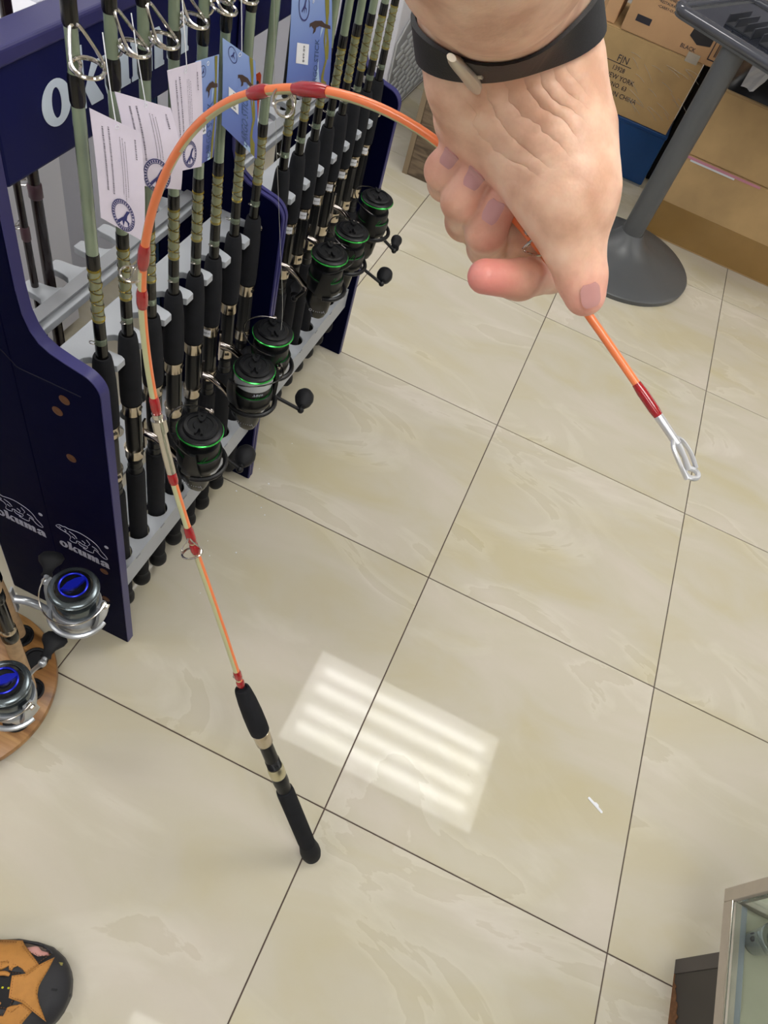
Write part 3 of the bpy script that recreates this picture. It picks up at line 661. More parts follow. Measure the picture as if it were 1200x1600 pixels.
# ------------------------------------------------------------------ hang tags
def card(name, label, cn, front, bend=.004, group=None, deco='back'):
    cn = [Vector(c) for c in cn]; nu, nv = 6, 10
    nrm = (cn[1] - cn[0]).cross(cn[3] - cn[0]).normalized()
    if nrm.x < 0: nrm = -nrm
    def P(u, v, h=0):   # u across, v down
        p = cn[0] * (1 - u) * (1 - v) + cn[1] * u * (1 - v) + cn[2] * u * v + cn[3] * (1 - u) * v
        return p + nrm * (bend * math.sin(PI * v) * (.4 + u * .6) + h)
    t = thing(name, label, 'price tag' if False else 'hang tag', tuple(P(.5, .05)), 0, group)
    inv = Matrix.Translation(-Vector(t.location))
    vs = []; fs = []
    for s_ in (0, 1):
        for j in range(nv + 1):
            for i in range(nu + 1): vs.append(P(i / nu, j / nv, -.0006 * s_))
    w = nu + 1; n = w * (nv + 1)
    for j in range(nv):
        for i in range(nu):
            a = j * w + i; fs.append((a, a + 1, a + 1 + w, a + w)); fs.append((n + a, n + a + w, n + a + 1 + w, n + a + 1))
    for i in range(nu): fs.append((i, n + i, n + i + 1, i + 1)); a = nv * w + i; fs.append((a, a + 1, n + a + 1, n + a))
    for j in range(nv): a = j * w; fs.append((a, a + w, n + a + w, n + a)); a = j * w + nu; fs.append((a, n + a, n + a + w, a + w))
    b = MB(); b.add(vs, fs, inv); b.build('card', front, t)
    def deco_mesh(nm, items, mtl, h=.0005):
        b = MB()
        for vv, ff in items: b.add([P(u, v, h) for u, v in vv], ff, inv, 0, False)
        b.build(nm, mtl, t)
    def disc(cu, cv, r, asp, r2=None, n=24):
        v1 = [(cu + r * math.cos(2 * PI * k / n), cv + r * asp * math.sin(2 * PI * k / n)) for k in range(n)]
        if r2 is None: return v1, [tuple(range(n))]
        v2 = [(cu + r2 * math.cos(2 * PI * k / n), cv + r2 * asp * math.sin(2 * PI * k / n)) for k in range(n)]
        return v1 + v2, [(k, (k + 1) % n, n + (k + 1) % n, n + k) for k in range(n)]
    asp = (cn[1] - cn[0]).length / (cn[3] - cn[0]).length
    rn = random.Random(len(label))
    def figure(cu, cv, s):
        pts = [(-.5, .35), (-.2, .1), (.0, -.05), (.25, -.45), (.5, -.5), (.3, -.2), (.25, .05), (.45, .15), (.4, .5), (.3, .2), (.1, .15), (0, .5), (-.1, .2), (-.35, .45)]
        return [(cu + x * s, cv + y * s * asp) for x, y in pts], [tuple(range(len(pts)))]
    if deco == 'back':
        it = []
        for (u, v0, v1, wd) in ((.18, .10, .66, .030), (.30, .08, .66, .030), (.52, .12, .62, .012), (.57, .12, .70, .012), (.62, .14, .62, .012), (.84, .08, .24, .03)):
            v = v0
            while v < v1:
                l = rn.uniform(.005, .014); it.append(([(u, v), (u + wd, v), (u + wd, v + l), (u, v + l)], [(0, 1, 2, 3)])); v += l + rn.uniform(.004, .010)
        deco_mesh('small_print', it, mat('small_print_grey', (112, 106, 122), .7))
        deco_mesh('round_logo', [disc(.5, .84, .26, asp, .245), disc(.5, .84, .20, asp, .19), figure(.5, .86, .30)] + [(lambda a: ([(.5 + .205 * math.cos(a), .84 + .205 * asp * math.sin(a)), (.5 + .24 * math.cos(a), .84 + .24 * asp * math.sin(a)), (.5 + .24 * math.cos(a + .12), .84 + .24 * asp * math.sin(a + .12)), (.5 + .205 * math.cos(a + .12), .84 + .205 * asp * math.sin(a + .12))], [(0, 1, 2, 3)]))(k * .2) for k in range(31)], M_inkb)
    elif deco in ('front', 'price'):
        deco_mesh('shore_strip', [([(.80, 0), (.92, 0), (.92, .5), (.92, 1), (.80, 1), (.77, .8), (.84, .6), (.78, .4), (.83, .2)], [tuple(range(9))])], mat('olive_shore_print', (128, 122, 44), .5), .0004)
        deco_mesh('sea_strip', [([(.70, .30), (.80, .22), (.80, 1), (.60, 1), (.66, .7)], [tuple(range(5))])], mat('pale_surf_print', (170, 196, 226), .5), .0003)
        deco_mesh('round_logo', [disc(.28, .10, .13, asp, .115), figure(.28, .10, .13)], M_inkb)
        deco_mesh('angler_print', [([(.42, .26), (.55, .225), (.72, .215), (.80, .24), (1.0 - .06, .25), (.95, .285), (.76, .28), (.66, .27), (.58, .29), (.56, .33), (.50, .36), (.52, .31), (.46, .28), (.42, .30)], [tuple(range(14))])], mat('dark_silhouette_print', (60, 40, 34), .6))
        v, f = text_mesh('LARGO STICK', 1.0, .01); mx = max(x for x, y, _ in v)
        sc = .29 / mx
        deco_mesh('title_print', [([(.62 - y * sc / asp * 1.7, .69 - x * sc) for x, y, _ in v], f)], mat('title_blue', (58, 84, 132), .5), .0006)
        if True:
            deco_mesh('price_sticker', [([(.15, .47), (.42, .47), (.42, .69), (.15, .69)], [(0, 1, 2, 3)])], M_label, .0007)
            v, f = text_mesh('$49.89', 1.0); mx = max(x for x, y, _ in v); sc = .09 / mx
            deco_mesh('price_print', [([(.31 - y * sc / asp, .58 - x * sc) for x, y, _ in v], f)], M_ink, .0009)
    b = MB(); ring_tube(b, inv @ P(.5, .045, .0006), nrm, .0022, .0004, 12); b.build('eyelet', M_label, t)
    return t, P
MBC = mat('blue_sky_card', (92, 112, 186), .35); nt, bs, N, L = nodes(MBC)
tc = N.new('ShaderNodeTexCoord'); sx_ = N.new('ShaderNodeSeparateXYZ'); L.new(tc.outputs['Generated'], sx_.inputs[0]); rr = ramp(nt, [(0, (66, 78, 158)), (.5, (98, 124, 196)), (1, (146, 172, 222))]); L.new(sx_.outputs[2], rr.inputs[0]); L.new(rr.outputs[0], bs.inputs['Base Color'])
M_tagback = mat('lilac_white_card', (222, 214, 232), .35, noise_amt=.04, nscale=30)
cards = [
 ('hang_tag', 'pale printed hang tag nearest the logo panel', [(-.520, .154, 1.090), (-.505, .212, 1.050), (-.505, .211, .920), (-.520, .157, .972)], 'back', .004),
 ('hang_tag', 'pale curled hang tag, second from the logo panel', [(-.528, .205, 1.085), (-.518, .289, 1.043), (-.518, .312, .934), (-.528, .223, .977)], 'back', .008),
 ('hang_tag', 'pale flat hang tag overlapping a blue tag', [(-.530, .302, 1.074), (-.530, .372, 1.063), (-.530, .381, .930), (-.530, .323, .948)], 'back', .002),
 ('hang_tag', 'narrow blue hang tag behind the flat pale tag', [(-.540, .377, 1.057), (-.540, .431, 1.049), (-.540, .428, .919), (-.540, .389, .923)], 'front', .002),
 ('hang_tag', 'dark blue hang tag turned sideways beside the orange arc', [(-.540, .438, 1.066), (-.522, .493, 1.030), (-.522, .525, .883), (-.540, .447, .956)], 'front', .003),
 ('hang_tag', 'big bright blue hang tag with white price sticker', [(-.535, .612, 1.075), (-.535, .756, 1.035), (-.535, .805, .876), (-.535, .628, .945)], 'price', .003)]
for nm, lb, cn, dc, bd in cards: card(nm, lb, cn, M_tagback if dc == 'back' else MBC, bd, 'hang tags tied to the rods', dc)
# cords of the tags
for k, (a, c) in enumerate([((-.513, .183, 1.068), (-.545, .215, 1.13)), ((-.520, .245, 1.062), (-.545, .262, 1.135)), ((-.528, .338, 1.066), (-.540, .345, 1.14)), ((-.530, .470, 1.045), (-.540, .47, 1.14)), ((-.532, .690, 1.055), (-.545, .70, 1.14))]):
    b = MB(); m_ = ((a[0] + c[0]) / 2 + .004, (a[1] + c[1]) / 2 - .006, (a[2] + c[2]) / 2); b.tube(catmull([a, m_, c], 6), .0006, 5)
    tag(b.build('tag_cord', M_label), ['white cord of the pale tag nearest the logo panel', 'white cord of the curled pale tag', 'white cord of the flat pale tag', 'white cord of the sideways blue tag', 'white cord of the big blue price tag'][k], 'cord', 'cords holding the hang tags')
# orange tag
t = thing('orange_tag', 'narrow orange tag with black print beside the middle panel', 'hang tag', (-.60, .664, .89))
b = MB(); b.prism([(-.011, -.040), (.011, -.034), (.010, .036), (.004, .042), (-.006, .042), (-.011, .036)], 0, .001, Matrix(((0, 0, 1, 0), (1, 0, 0, 0), (0, 1, 0, 0), (0, 0, 0, 1)))); b.build('card', M_otag, t)
b = MB()
for k, (y, z, s_) in enumerate([(-.003, .026, .006), (.003, .008, .007), (-.002, -.012, .006), (.003, -.026, .005)]): b.prism([(y - s_, z - s_ * .7), (y + s_ * .6, z - s_), (y + s_, z + s_ * .3), (y + .1 * s_, z + s_), (y - s_ * .8, z + s_ * .5)], .001, .0014, Matrix(((0, 0, 1, 0), (1, 0, 0, 0), (0, 1, 0, 0), (0, 0, 0, 1))))
b.build('black_print', M_ink, t)

# ------------------------------------------------------------------ revolving wooden stand, cork rods and blue reels
C0 = (-.725, -.110)
st = thing('rod_stand', 'round oak-laminate rod stand base with black sockets', 'rod stand', (C0[0], C0[1], 0))
b = MB(); b.lathe([(.168, .008), (.172, .010), (.1735, .018), (.1715, .0245), (.170, .0255)], 72); b.build('base_disc', M_oak, st)
b = MB(); b.lathe([(.150, .0), (.152, .008)], 40); b.build('base_foot', M_rubber, st)
socks = [(-.636, -.005), (-.690, .022), (-.604, -.060), (-.590, -.118), (-.760, .030), (-.645, -.167)]
for x, y in socks:
    b = MB(); b.lathe([(.0235, .0255), (.0240, .0300), (.0215, .0315), (.0185, .0300), (.0180, .0262), (.001, .0262)], 26, TR(x - C0[0], y - C0[1], 0)); b.build('socket', M_rubber, st)
b = MB(); b.lathe([(.02, .0255), (.02, .9)], 24); b.build('centre_post', M_kiosk, st)
cork = thing('cork_rod', 'cork-handled rod in the socket closest to the tile corner', 'fishing rod', (-.604, -.062, .0268), 0, 'cork-handled rods on the round stand')
b = MB(); b.lathe([(.0135, .0), (.0150, .003), (.0150, .014), (.0135, .016)], 24); b.build('butt_cap', M_rubber, cork)
b = MB(); b.lathe([(.0128, .016), (.0135, .03), (.0128, .12), (.0125, .215), (.0118, .222)], 28); b.build('rear_grip', M_cork, cork)
b = MB(); b.lathe([(.0128, .222), (.0138, .226), (.0138, .244), (.0120, .248)], 24); b.lathe([(.0115, .262), (.0112, .350)], 24); b.lathe([(.0125, .350), (.0135, .354), (.0130, .376), (.011, .38)], 24); b.build('reel_seat', M_reelb, cork)
b = MB(); b.lathe([(.0120, .248), (.0134, .251), (.0134, .259), (.0120, .262)], 24); b.build('hood_ring', M_nickel, cork)
b = MB(); b.lathe([(.0120, .38), (.0132, .386), (.0125, .43), (.0085, .46)], 24); b.build('foregrip', M_cork, cork)
b = MB(); b.lathe([(.006, .46), (.004, 1.0), (.003, 1.5)], 12); b.build('blank', M_dkrod, cork)
cork.rotation_euler = (DG(-.8), DG(-.8), DG(-20))
c2 = dup(cork, (-.690, .020, .0268), rz=DG(-10), rx=DG(1), ry=DG(-2), label='cork-handled rod at the back edge of the round stand')
c3 = dup(cork, (-.645, -.167, .0268), rz=DG(0), rx=DG(0), ry=DG(0), label='cork-handled rod at the left front of the round stand')
BL = (M_silver, M_silver, M_gun, M_reelb, M_gun, M_silver, M_chrome, M_rubber)
reel('spinning_reel', 'silver and blue reel hanging beside the navy logo panel', (-.609, -.047, .366), DG(25), BL, 1, 175, 'paddle', False, -15, 1.08, 'silver and blue spinning reels', rot=-112)
reel('spinning_reel', 'silver and blue reel cut by the left edge, lower one', (-.645, -.167, .270), DG(12), BL, 1, 62, 'paddle', False, -15, 1.08, 'silver and blue spinning reels', rot=-112)

# ------------------------------------------------------------------ the bent rod held by the hand
A0 = Vector((.012, -.087, .012)); Dg = Vector((-.483, .159, .861)).normalized(); GM = align(A0, A0 + Dg)
hr = thing('fishing_rod', 'short red-wrapped orange rod bent in an arch from floor to hand', 'fishing rod', tuple(A0))
hi = Matrix.Translation(-A0) @ GM
def hpart(name, mb, mt, par=hr, **k): return mb.build(name, mt, par, **k)
b = MB(); b.lathe([(.010, -.010), (.0160, -.006), (.0185, .004), (.0185, .016), (.0160, .030), (.0150, .036)], 30, hi); hpart('butt_cap', b, M_rubber)
b = MB(); b.lathe([(.0148, .036), (.0153, .045), (.0153, .190), (.0146, .198), (.012, .200)], 30, hi); hpart('rear_grip', b, M_foam)
b = MB(); b.lathe([(.0122, .200), (.0122, .216), (.0132, .217), (.0136, .228), (.0128, .238)], 30, hi); hpart('locking_nut', b, M_seat)
b = MB(); b.lathe([(.0112, .262), (.0112, .322)], 28, hi)
for k in range(6): b.lathe([(.0112, .263 + k * .003), (.0122, .2645 + k * .003), (.0112, .266 + k * .003)], 26, hi)
hpart('reel_seat', b, M_seat)
b = MB(); b.lathe([(.0128, .238), (.0140, .240), (.0138, .258), (.0128, .263)], 30, hi); b.box((-.0035, -.0144, .247), (.0035, -.0136, .2505), hi, 1); hpart('lower_hood', b, [M_gold, M_black])
b = MB(); b.lathe([(.0120, .322), (.0136, .324), (.0140, .345), (.0144, .350), (.0130, .351)], 30, hi); b.box((-.004, -.0143, .331), (.004, -.0135, .335), hi, 1); hpart('upper_hood', b, [M_nickel, M_black])
b = MB(); b.lathe([(.0130, .350), (.0155, .353), (.0160, .368), (.0158, .395), (.0145, .425), (.0125, .446), (.0112, .452), (.0085, .4525), (.0070, .449)], 30, hi); hpart('foregrip', b, M_foam)
vs = []; fs = []
for k in range(6):
    a = DG(-75) + (k - 2.5) * .13
    for zz in (.380, .396): vs.append((.0163 * math.cos(a), .0163 * math.sin(a), zz))
for k in range(5): fs.append((2 * k, 2 * k + 2, 2 * k + 3, 2 * k + 1))
b = MB(); b.add(vs, fs, hi); lo = hpart('price_label', b, M_label)
v, f = text_mesh('$9.99', .0042); b = MB(); b.add([(.0165 * math.cos(DG(-75) + x / .0165), .0165 * math.sin(DG(-75) + x / .0165), .388 + y) for x, y, _ in v], f, hi, 0, False); b.build('price_text', M_ink, lo)
RP = [(-0.2083, -0.0142, 0.4059), (-0.2439, -0.0030, 0.4945), (-0.2776, 0.0077, 0.5750), (-0.3071, 0.0171, 0.6427), (-0.3317, 0.0249, 0.7022), (-0.3522, 0.0312, 0.7600), (-0.3682, 0.0359, 0.8157), (-0.3803, 0.0392, 0.8685), (-0.3886, 0.0411, 0.9209), (-0.3926, 0.0415, 0.9724), (-0.3916, 0.0401, 1.0206), (-0.3851, 0.0368, 1.0660), (-0.3733, 0.0315, 1.1094), (-0.3577, 0.0249, 1.1485), (-0.3402, 0.0178, 1.1815), (-0.3222, 0.0106, 1.2079), (-0.3045, 0.0036, 1.2283), (-0.2875, -0.0029, 1.2442), (-0.2703, -0.0096, 1.2571), (-0.2522, -0.0165, 1.2683), (-0.2336, -0.0235, 1.2778), (-0.2148, -0.0306, 1.2855), (-0.1946, -0.0381, 1.2915), (-0.1716, -0.0467, 1.2957), (-0.1467, -0.0559, 1.2969), (-0.1206, -0.0654, 1.2943), (-0.0935, -0.0753, 1.2880), (-0.0654, -0.0854, 1.2788), (-0.0367, -0.0957, 1.2676), (-0.0084, -0.1059, 1.2557), (0.0189, -0.1156, 1.2438)]
CP = catmull(RP, 8)
cs = [0.0]
for i in range(1, len(CP)): cs.append(cs[-1] + (CP[i] - CP[i - 1]).length)
TOT = cs[-1]
def at_s(s):
    s = min(max(s, 0), TOT)
    for i in range(1, len(CP)):
        if cs[i] >= s:
            t = (s - cs[i - 1]) / max(cs[i] - cs[i - 1], 1e-9); return CP[i - 1].lerp(CP[i], t), (CP[i] - CP[i - 1]).normalized()
    return CP[-1], (CP[-1] - CP[-2]).normalized()
def rad_s(s):
    P_ = [(0, .0048), (.35, .0044), (.50, .0042), (.65, .0040), (.85, .0032), (1.05, .0026), (1.26, .0020)]
    for (a, ra), (c, rc) in zip(P_, P_[1:]):
        if s <= c: return ra + (rc - ra) * (s - a) / (c - a)
    return .0020
PN = Vector((-.345, -.938, -.02)).normalized()     # normal of the bend plane
inv0 = Matrix.Translation(-A0)
# two tone blank: orange half and cream half, slowly rolling round the blank
vs = []; fs = []; mi = []; n = 180; sg = 12
for i in range(n + 1):
    s_ = TOT * i / n; p, tg = at_s(s_); u = tg.cross(PN).normalized(); w = PN
    roll = math.radians(-200) * min(max((s_ - .55) / .30, 0), 1) if False else 0
    r = rad_s(s_)
    for k in range(sg): a = 2 * PI * (k + .5) / sg; vs.append(p + (u * math.cos(a) + w * math.sin(a)) * r)
for i in range(n):
    s_ = TOT * (i + .5) / n
    for k in range(sg):
        a = 2 * PI * (k + 1) / sg
        fs.append((i * sg + k, i * sg + (k + 1) % sg, (i + 1) * sg + (k + 1) % sg, (i + 1) * sg + k))
        # orange half faces the inside of the bend low down and rolls to the outside over the arch
        if s_ < 1.12:
            tt = min(max((s_ - .60) / .30, 0), 1); tt = tt * tt * (3 - 2 * tt); ph = math.radians(-65 + 235 * tt)
            side_o = math.cos(a - ph) > -.25 * tt
        else: side_o = True
        mi.append(0 if side_o else 1)
b = MB(); b.add(vs, fs, inv0, 0, True); b.mi = mi; hpart('blank', b, [M_orange, M_cream])
def sleeve(mb, s0, s1, ext, M=inv0, seg=18, taper=True):
    n_ = 8; pts = []; rs = []
    for i in range(n_ + 1):
        s_ = s0 + (s1 - s0) * i / n_; p, tg = at_s(s_); pts.append(p); e = ext * (min(1, .3 + 3 * min(i, n_ - i) / n_) if taper else 1); rs.append(rad_s(s_) + e)
    mb.tube(pts, rs, seg, M)
for nm, s0, s1, e in (('red_wrap', .0, .014, .0016), ('red_wrap', .018, .036, .0014), ('red_wrap', .332, .352, .0010), ('red_wrap', .290, .316, .0016), ('red_wrap', .258, .277, .0014) if False else ('red_wrap', .272, .288, .0014), ('red_wrap', .385, .402, .0014), ('red_wrap', .488, .510, .0014), ('red_wrap', .624, .646, .0014), ('red_wrap', .672, .700, .0016), ('red_wrap', .922, .940, .0012), ('red_wrap', .964, .992, .0013), ('red_wrap', TOT - .021, TOT, .0007)):
    if nm == 'red_wrap' and abs(s0 - .332) < 1e-6: continue
    b = MB(); sleeve(b, s0, s1, e); hpart(nm, b, M_red)
b = MB(); sleeve(b, .402, .470, .0012, taper=False); sleeve(b, .463, .480, .0040, taper=False); sleeve(b, .480, .488, .0016, taper=False); hpart('ferrule', b, M_chrome)
b = MB(); p, tg = at_s(.016); ring_tube(b, inv0 @ (p - tg.cross(PN).normalized() * .0095), tg, .0032, .0006, 16); hpart('hook_keeper', b, M_chrome)
def wire_guide(s, R, out, L1, L2, w, dirv, name='guide'):
    p, tg = at_s(s); d = (dirv - tg * dirv.dot(tg)).normalized(); sd = tg.cross(d)
    def Q(a, o_, c): return inv0 @ (p + tg * a + d * o_ + sd * c)
    r = rad_s(s); b = MB(); cc = out
    pts = [Q(0 + R * .12 * math.cos(2 * PI * k / 32), cc + R * math.cos(2 * PI * k / 32), R * math.sin(2 * PI * k / 32)) for k in range(32)]
    b.tube(pts, w * 1.25, 8, None, 0, closed=True)
    for q in (-1, 1):
        b.tube(catmull([Q(L1, r, q * .001), Q(L1 * .75, r + .002, q * .003), Q(L1 * .25, cc * .8, q * R * .98), Q(0, cc + R * .3, q * R * .95)], 6), w, 7)
    b.tube(catmull([Q(-L2, r, 0), Q(-L2 * .7, r + .001, 0), Q(-.002, cc - R, 0)], 5), w, 7)
    hpart(name, b, M_chrome)
vdir = Vector((.10, -.75, .45)).normalized()
wire_guide(.281, .0125, .0105, .022, .016, .0011, Vector((.2, -.9, .35)))
wire_guide(.660, .0092, .0100, .016, .012, .0009, Vector((-.95, -.3, .1)))
wire_guide(.952, .0075, .0070, .010, .009, .0007, Vector((.25, -.1, -.95)))
wire_guide(1.145, .0055, .0055, .008, .007, .0006, Vector((.1, -.9, .3)))
# tip top
p, tg = at_s(TOT); E1 = p + tg * .0165; b = MB(); b.tube([p - tg * .001, p + tg * .008, E1], [.0024, .0022, .0022], 14, inv0)
sd = tg.cross(Vector((0, 0, 1))).normalized(); dn = Vector((0, 0, -1)) - tg * tg.dot(Vector((0, 0, -1))); dn.normalize()
rc = E1 + tg * .0175 + dn * .003
b.tube([E1, E1 + tg * .008 + dn * .001, rc - tg * .003], [.0021, .0014, .0019], 10, inv0)
ring_tube(b, inv0 @ rc, (tg * .5 + dn * .9), .0036, .0014, 22)
for q in (-1, 1): b.tube(catmull([E1 - tg * .003 + sd * q * .0012, E1 + tg * .0005 + sd * q * .0048, E1 + tg * .009 + sd * q * .0064 + dn * .001, rc + sd * q * .0060], 4), .0012, 8, inv0)
hpart('tip_guide', b, mat('bright_satin_steel', (214, 216, 220), .32, metal=.75))

# ------------------------------------------------------------------ arm and hand (one continuous body mesh)
HD = {
 'forearm': [(-0.1255, -0.2017, 1.4467, 0.034), (-0.1281, -0.1429, 1.4103, 0.033), (-0.1263, -0.095, 1.3777, 0.026)],
 'wristL': [(-0.1414, -0.1077, 1.3942, 0.0245), (-0.1393, -0.0837, 1.362, 0.0205), (-0.1327, -0.0837, 1.3425, 0.0185), (-0.1274, -0.0741, 1.3241, 0.018)],
 'wristR': [(-0.1231, -0.096, 1.4021, 0.024), (-0.117, -0.0724, 1.3756, 0.02), (-0.1024, -0.072, 1.3557, 0.019)],
 'mid': [(-0.1281, -0.073, 1.367, 0.0225), (-0.1175, -0.0693, 1.3437, 0.024), (-0.1046, -0.0717, 1.3218, 0.0225)],
 'thenar': [(-0.1005, -0.0683, 1.3521, 0.0195), (-0.085, -0.0791, 1.3337, 0.0215), (-0.0709, -0.0904, 1.3174, 0.0195)],
 'thumb1': [(-0.0706, -0.0924, 1.3185, 0.0185), (-0.0583, -0.0994, 1.2993, 0.0135)],
 'thumb2': [(-0.0583, -0.0994, 1.2993, 0.0130), (-0.0495, -0.1030, 1.2895, 0.0112), (-0.0434, -0.1064, 1.2827, 0.0096)],
 'web': [(-0.1036, -0.0735, 1.3285, 0.0190), (-0.0826, -0.0830, 1.3130, 0.0160), (-0.0678, -0.0873, 1.3006, 0.0125)],
 'palmback': [(-0.1307, -0.0588, 1.3172, 0.0180), (-0.0999, -0.0494, 1.3033, 0.0180), (-0.0737, -0.0557, 1.2965, 0.0160)],
 'pinky': [(-0.1333, -0.0185, 1.2981, 0.0100), (-0.1341, -0.0561, 1.2789, 0.0095), (-0.1336, -0.0752, 1.2942, 0.0092), (-0.1308, -0.0758, 1.3062, 0.0080)],
 'ring': [(-0.1159, -0.0128, 1.2886, 0.0110), (-0.1170, -0.0591, 1.2652, 0.0105), (-0.1192, -0.0800, 1.2865, 0.0102), (-0.1170, -0.0772, 1.3042, 0.0086)],
 'middle': [(-0.0924, -0.0134, 1.2800, 0.0115), (-0.1004, -0.0596, 1.2572, 0.0110), (-0.1022, -0.0795, 1.2768, 0.0106), (-0.1004, -0.0795, 1.2945, 0.0088)],
 'heel': [(-0.1000, -0.0440, 1.2660, 0.0150), (-0.0690, -0.0540, 1.2620, 0.0145)],
 'index': [(-0.0666, -0.0316, 1.2766, 0.0115), (-0.0626, -0.0683, 1.2642, 0.0105), (-0.0757, -0.0929, 1.2676, 0.0100), (-0.0919, -0.1065, 1.2696, 0.0086)],
}
PALM = ['forearm', 'wristL', 'wristR', 'mid', 'thenar', 'thumb1', 'web', 'palmback']
FING = ['pinky', 'ring', 'middle', 'index', 'heel']
def sd_chain(P, pts, k):
    out = None
    for a, c in zip(pts, pts[1:]):
        A_ = np.array(a[:3]); B_ = np.array(c[:3]); ab = B_ - A_; t = np.clip(((P - A_) @ ab) / (ab @ ab), 0, 1)
        d = np.linalg.norm(P - A_ - t[:, None] * ab, axis=1) - (a[3] + (c[3] - a[3]) * t)
        out = d if out is None else smin(out, d, k)
    return out
def smin(a, b, k):
    h = np.clip(.5 + .5 * (b - a) / k, 0, 1); return b + (a - b) * h - k * h * (1 - h)
def sdf(P, wr=True):
    P = np.asarray(P, float)
    d = None
    for nme in PALM:
        e = sd_chain(P, HD[nme], .010); d = e if d is None else smin(d, e, .014)
    if wr:      # creases of the bent wrist on the thumb mound
        q = P - np.array([-.097, -.100, 1.338]); dirv = np.array([.50, -.35, -.80]); dirv = dirv / np.linalg.norm(dirv)
        al = q @ dirv; wdw = np.exp(-(np.sum(q * q, axis=1)) / (2 * .020 ** 2))
        wob = .004 * np.sin(90 * P[:, 0] + 40 * P[:, 1]) + .002 * np.sin(230 * P[:, 0])
        d = d + wdw * .0005 * (1 - np.abs(np.sin((al + wob) * 2 * PI / .017))) ** 2 * 1.6
    f = None
    for nme in FING:
        e = sd_chain(P, HD[nme], .0035); f = e if f is None else smin(f, e, .0012)
    d1 = smin(d, f, .0022)
    th = sd_chain(P, HD['thumb2'], .006)
    return smin(d1, th, .0045)
def grad(P, h=4e-4):
    g = np.stack([sdf(P + np.array(v)) - sdf(P - np.array(v)) for v in ((h, 0, 0), (0, h, 0), (0, 0, h))], 1)
    return g / np.maximum(np.linalg.norm(g, axis=1, keepdims=True), 1e-9)
def vox_from_sdf(step=.0018):
    # marching-cubes-free shell: block surface of the grid, then relax on the distance field
    lo = np.array([-.185, -.245, 1.238]); hi_ = np.array([-.025, .012, 1.49]); n = np.ceil((hi_ - lo) / step).astype(int)
    gx = [lo[i] + step * (np.arange(n[i]) + .5) for i in range(3)]
    X_, Y_, Z_ = np.meshgrid(*gx, indexing='ij'); Pn = np.stack([X_.ravel(), Y_.ravel(), Z_.ravel()], 1)
    D = np.concatenate([sdf(c, False) for c in np.array_split(Pn, 12)]).reshape(X_.shape)
    ins = D < 0; pad = np.pad(ins, 1)
    idx = {}; verts = []; faces = []
    def vid(i, j, k):
        key = (i, j, k)
        if key not in idx: idx[key] = len(verts); verts.append((lo[0] + step * i, lo[1] + step * j, lo[2] + step * k))
        return idx[key]
    offs = {(1, 0, 0): [(1, 0, 0), (1, 1, 0), (1, 1, 1), (1, 0, 1)], (-1, 0, 0): [(0, 0, 0), (0, 0, 1), (0, 1, 1), (0, 1, 0)],
            (0, 1, 0): [(0, 1, 0), (0, 1, 1), (1, 1, 1), (1, 1, 0)], (0, -1, 0): [(0, 0, 0), (1, 0, 0), (1, 0, 1), (0, 0, 1)],
            (0, 0, 1): [(0, 0, 1), (1, 0, 1), (1, 1, 1), (0, 1, 1)], (0, 0, -1): [(0, 0, 0), (0, 1, 0), (1, 1, 0), (1, 0, 0)]}
    for dv, qs in offs.items():
        nb = pad[1 + dv[0]:1 + dv[0] + n[0], 1 + dv[1]:1 + dv[1] + n[1], 1 + dv[2]:1 + dv[2] + n[2]]
        for i, j, k in np.argwhere(ins & ~nb): faces.append([vid(i + a, j + c, k + e) for a, c, e in qs])
    V = np.array(verts); F = np.array(faces)
    E_ = np.concatenate([F[:, [0, 1]], F[:, [1, 2]], F[:, [2, 3]], F[:, [3, 0]]]); E_ = np.concatenate([E_, E_[:, ::-1]])
    cnt = np.bincount(E_[:, 0], minlength=len(V)).astype(float)[:, None]
    for it in range(9):
        A_ = np.stack([np.bincount(E_[:, 0], weights=V[E_[:, 1], c], minlength=len(V)) for c in range(3)], 1) / cnt
        V = V * .35 + A_ * .65
        d = sdf(V, it > 3); V = V - grad(V) * np.clip(d, -.003, .003)[:, None]
    return V, F
V, F = vox_from_sdf()
me = bpy.data.meshes.new('person'); me.from_pydata([tuple(v) for v in V], [], [tuple(int(i) for i in f) for f in F])
me.polygons.foreach_set('use_smooth', [True] * len(me.polygons))
# natural skin tone variation: redder fingertips and knuckles, tanned back
ca = me.color_attributes.new('tone', 'FLOAT_COLOR', 'POINT')
tips = [np.array(HD[k][-1][:3]) for k in ('pinky', 'ring', 'middle', 'index', 'thumb2')]; wts = [.35, .35, .35, 1.0, .55]
red = np.zeros(len(V))
for tp, w_ in zip(tips, wts): red = np.maximum(red, w_ * np.exp(-np.sum((V - tp) ** 2, 1) / (2 * .011 ** 2)))
fing = np.clip(1 - sd_chain(V, HD['pinky'], .003) / .004, 0, 1) * .2
for k_ in ('ring', 'middle', 'index'): fing = np.maximum(fing, np.clip(1 - sd_chain(V, HD[k_], .003) / .004, 0, 1) * .25)
colr = np.ones((len(V), 4)); colr[:, 0] = red; colr[:, 1] = fing; ca.data.foreach_set('color', colr.ravel())
M_skin = mat('skin', (220, 174, 146), .46, sss=.25); nt, bs, N, L = nodes(M_skin)
at_ = N.new('ShaderNodeAttribute'); at_.attribute_name = 'tone'; sp_ = N.new('ShaderNodeSeparateXYZ'); L.new(at_.outputs['Vector'], sp_.inputs[0])
tc = N.new('ShaderNodeTexCoord'); nz = N.new('ShaderNodeTexNoise'); nz.inputs['Scale'].default_value = 55; nz.inputs['Detail'].default_value = 4; L.new(tc.outputs['Object'], nz.inputs['Vector'])
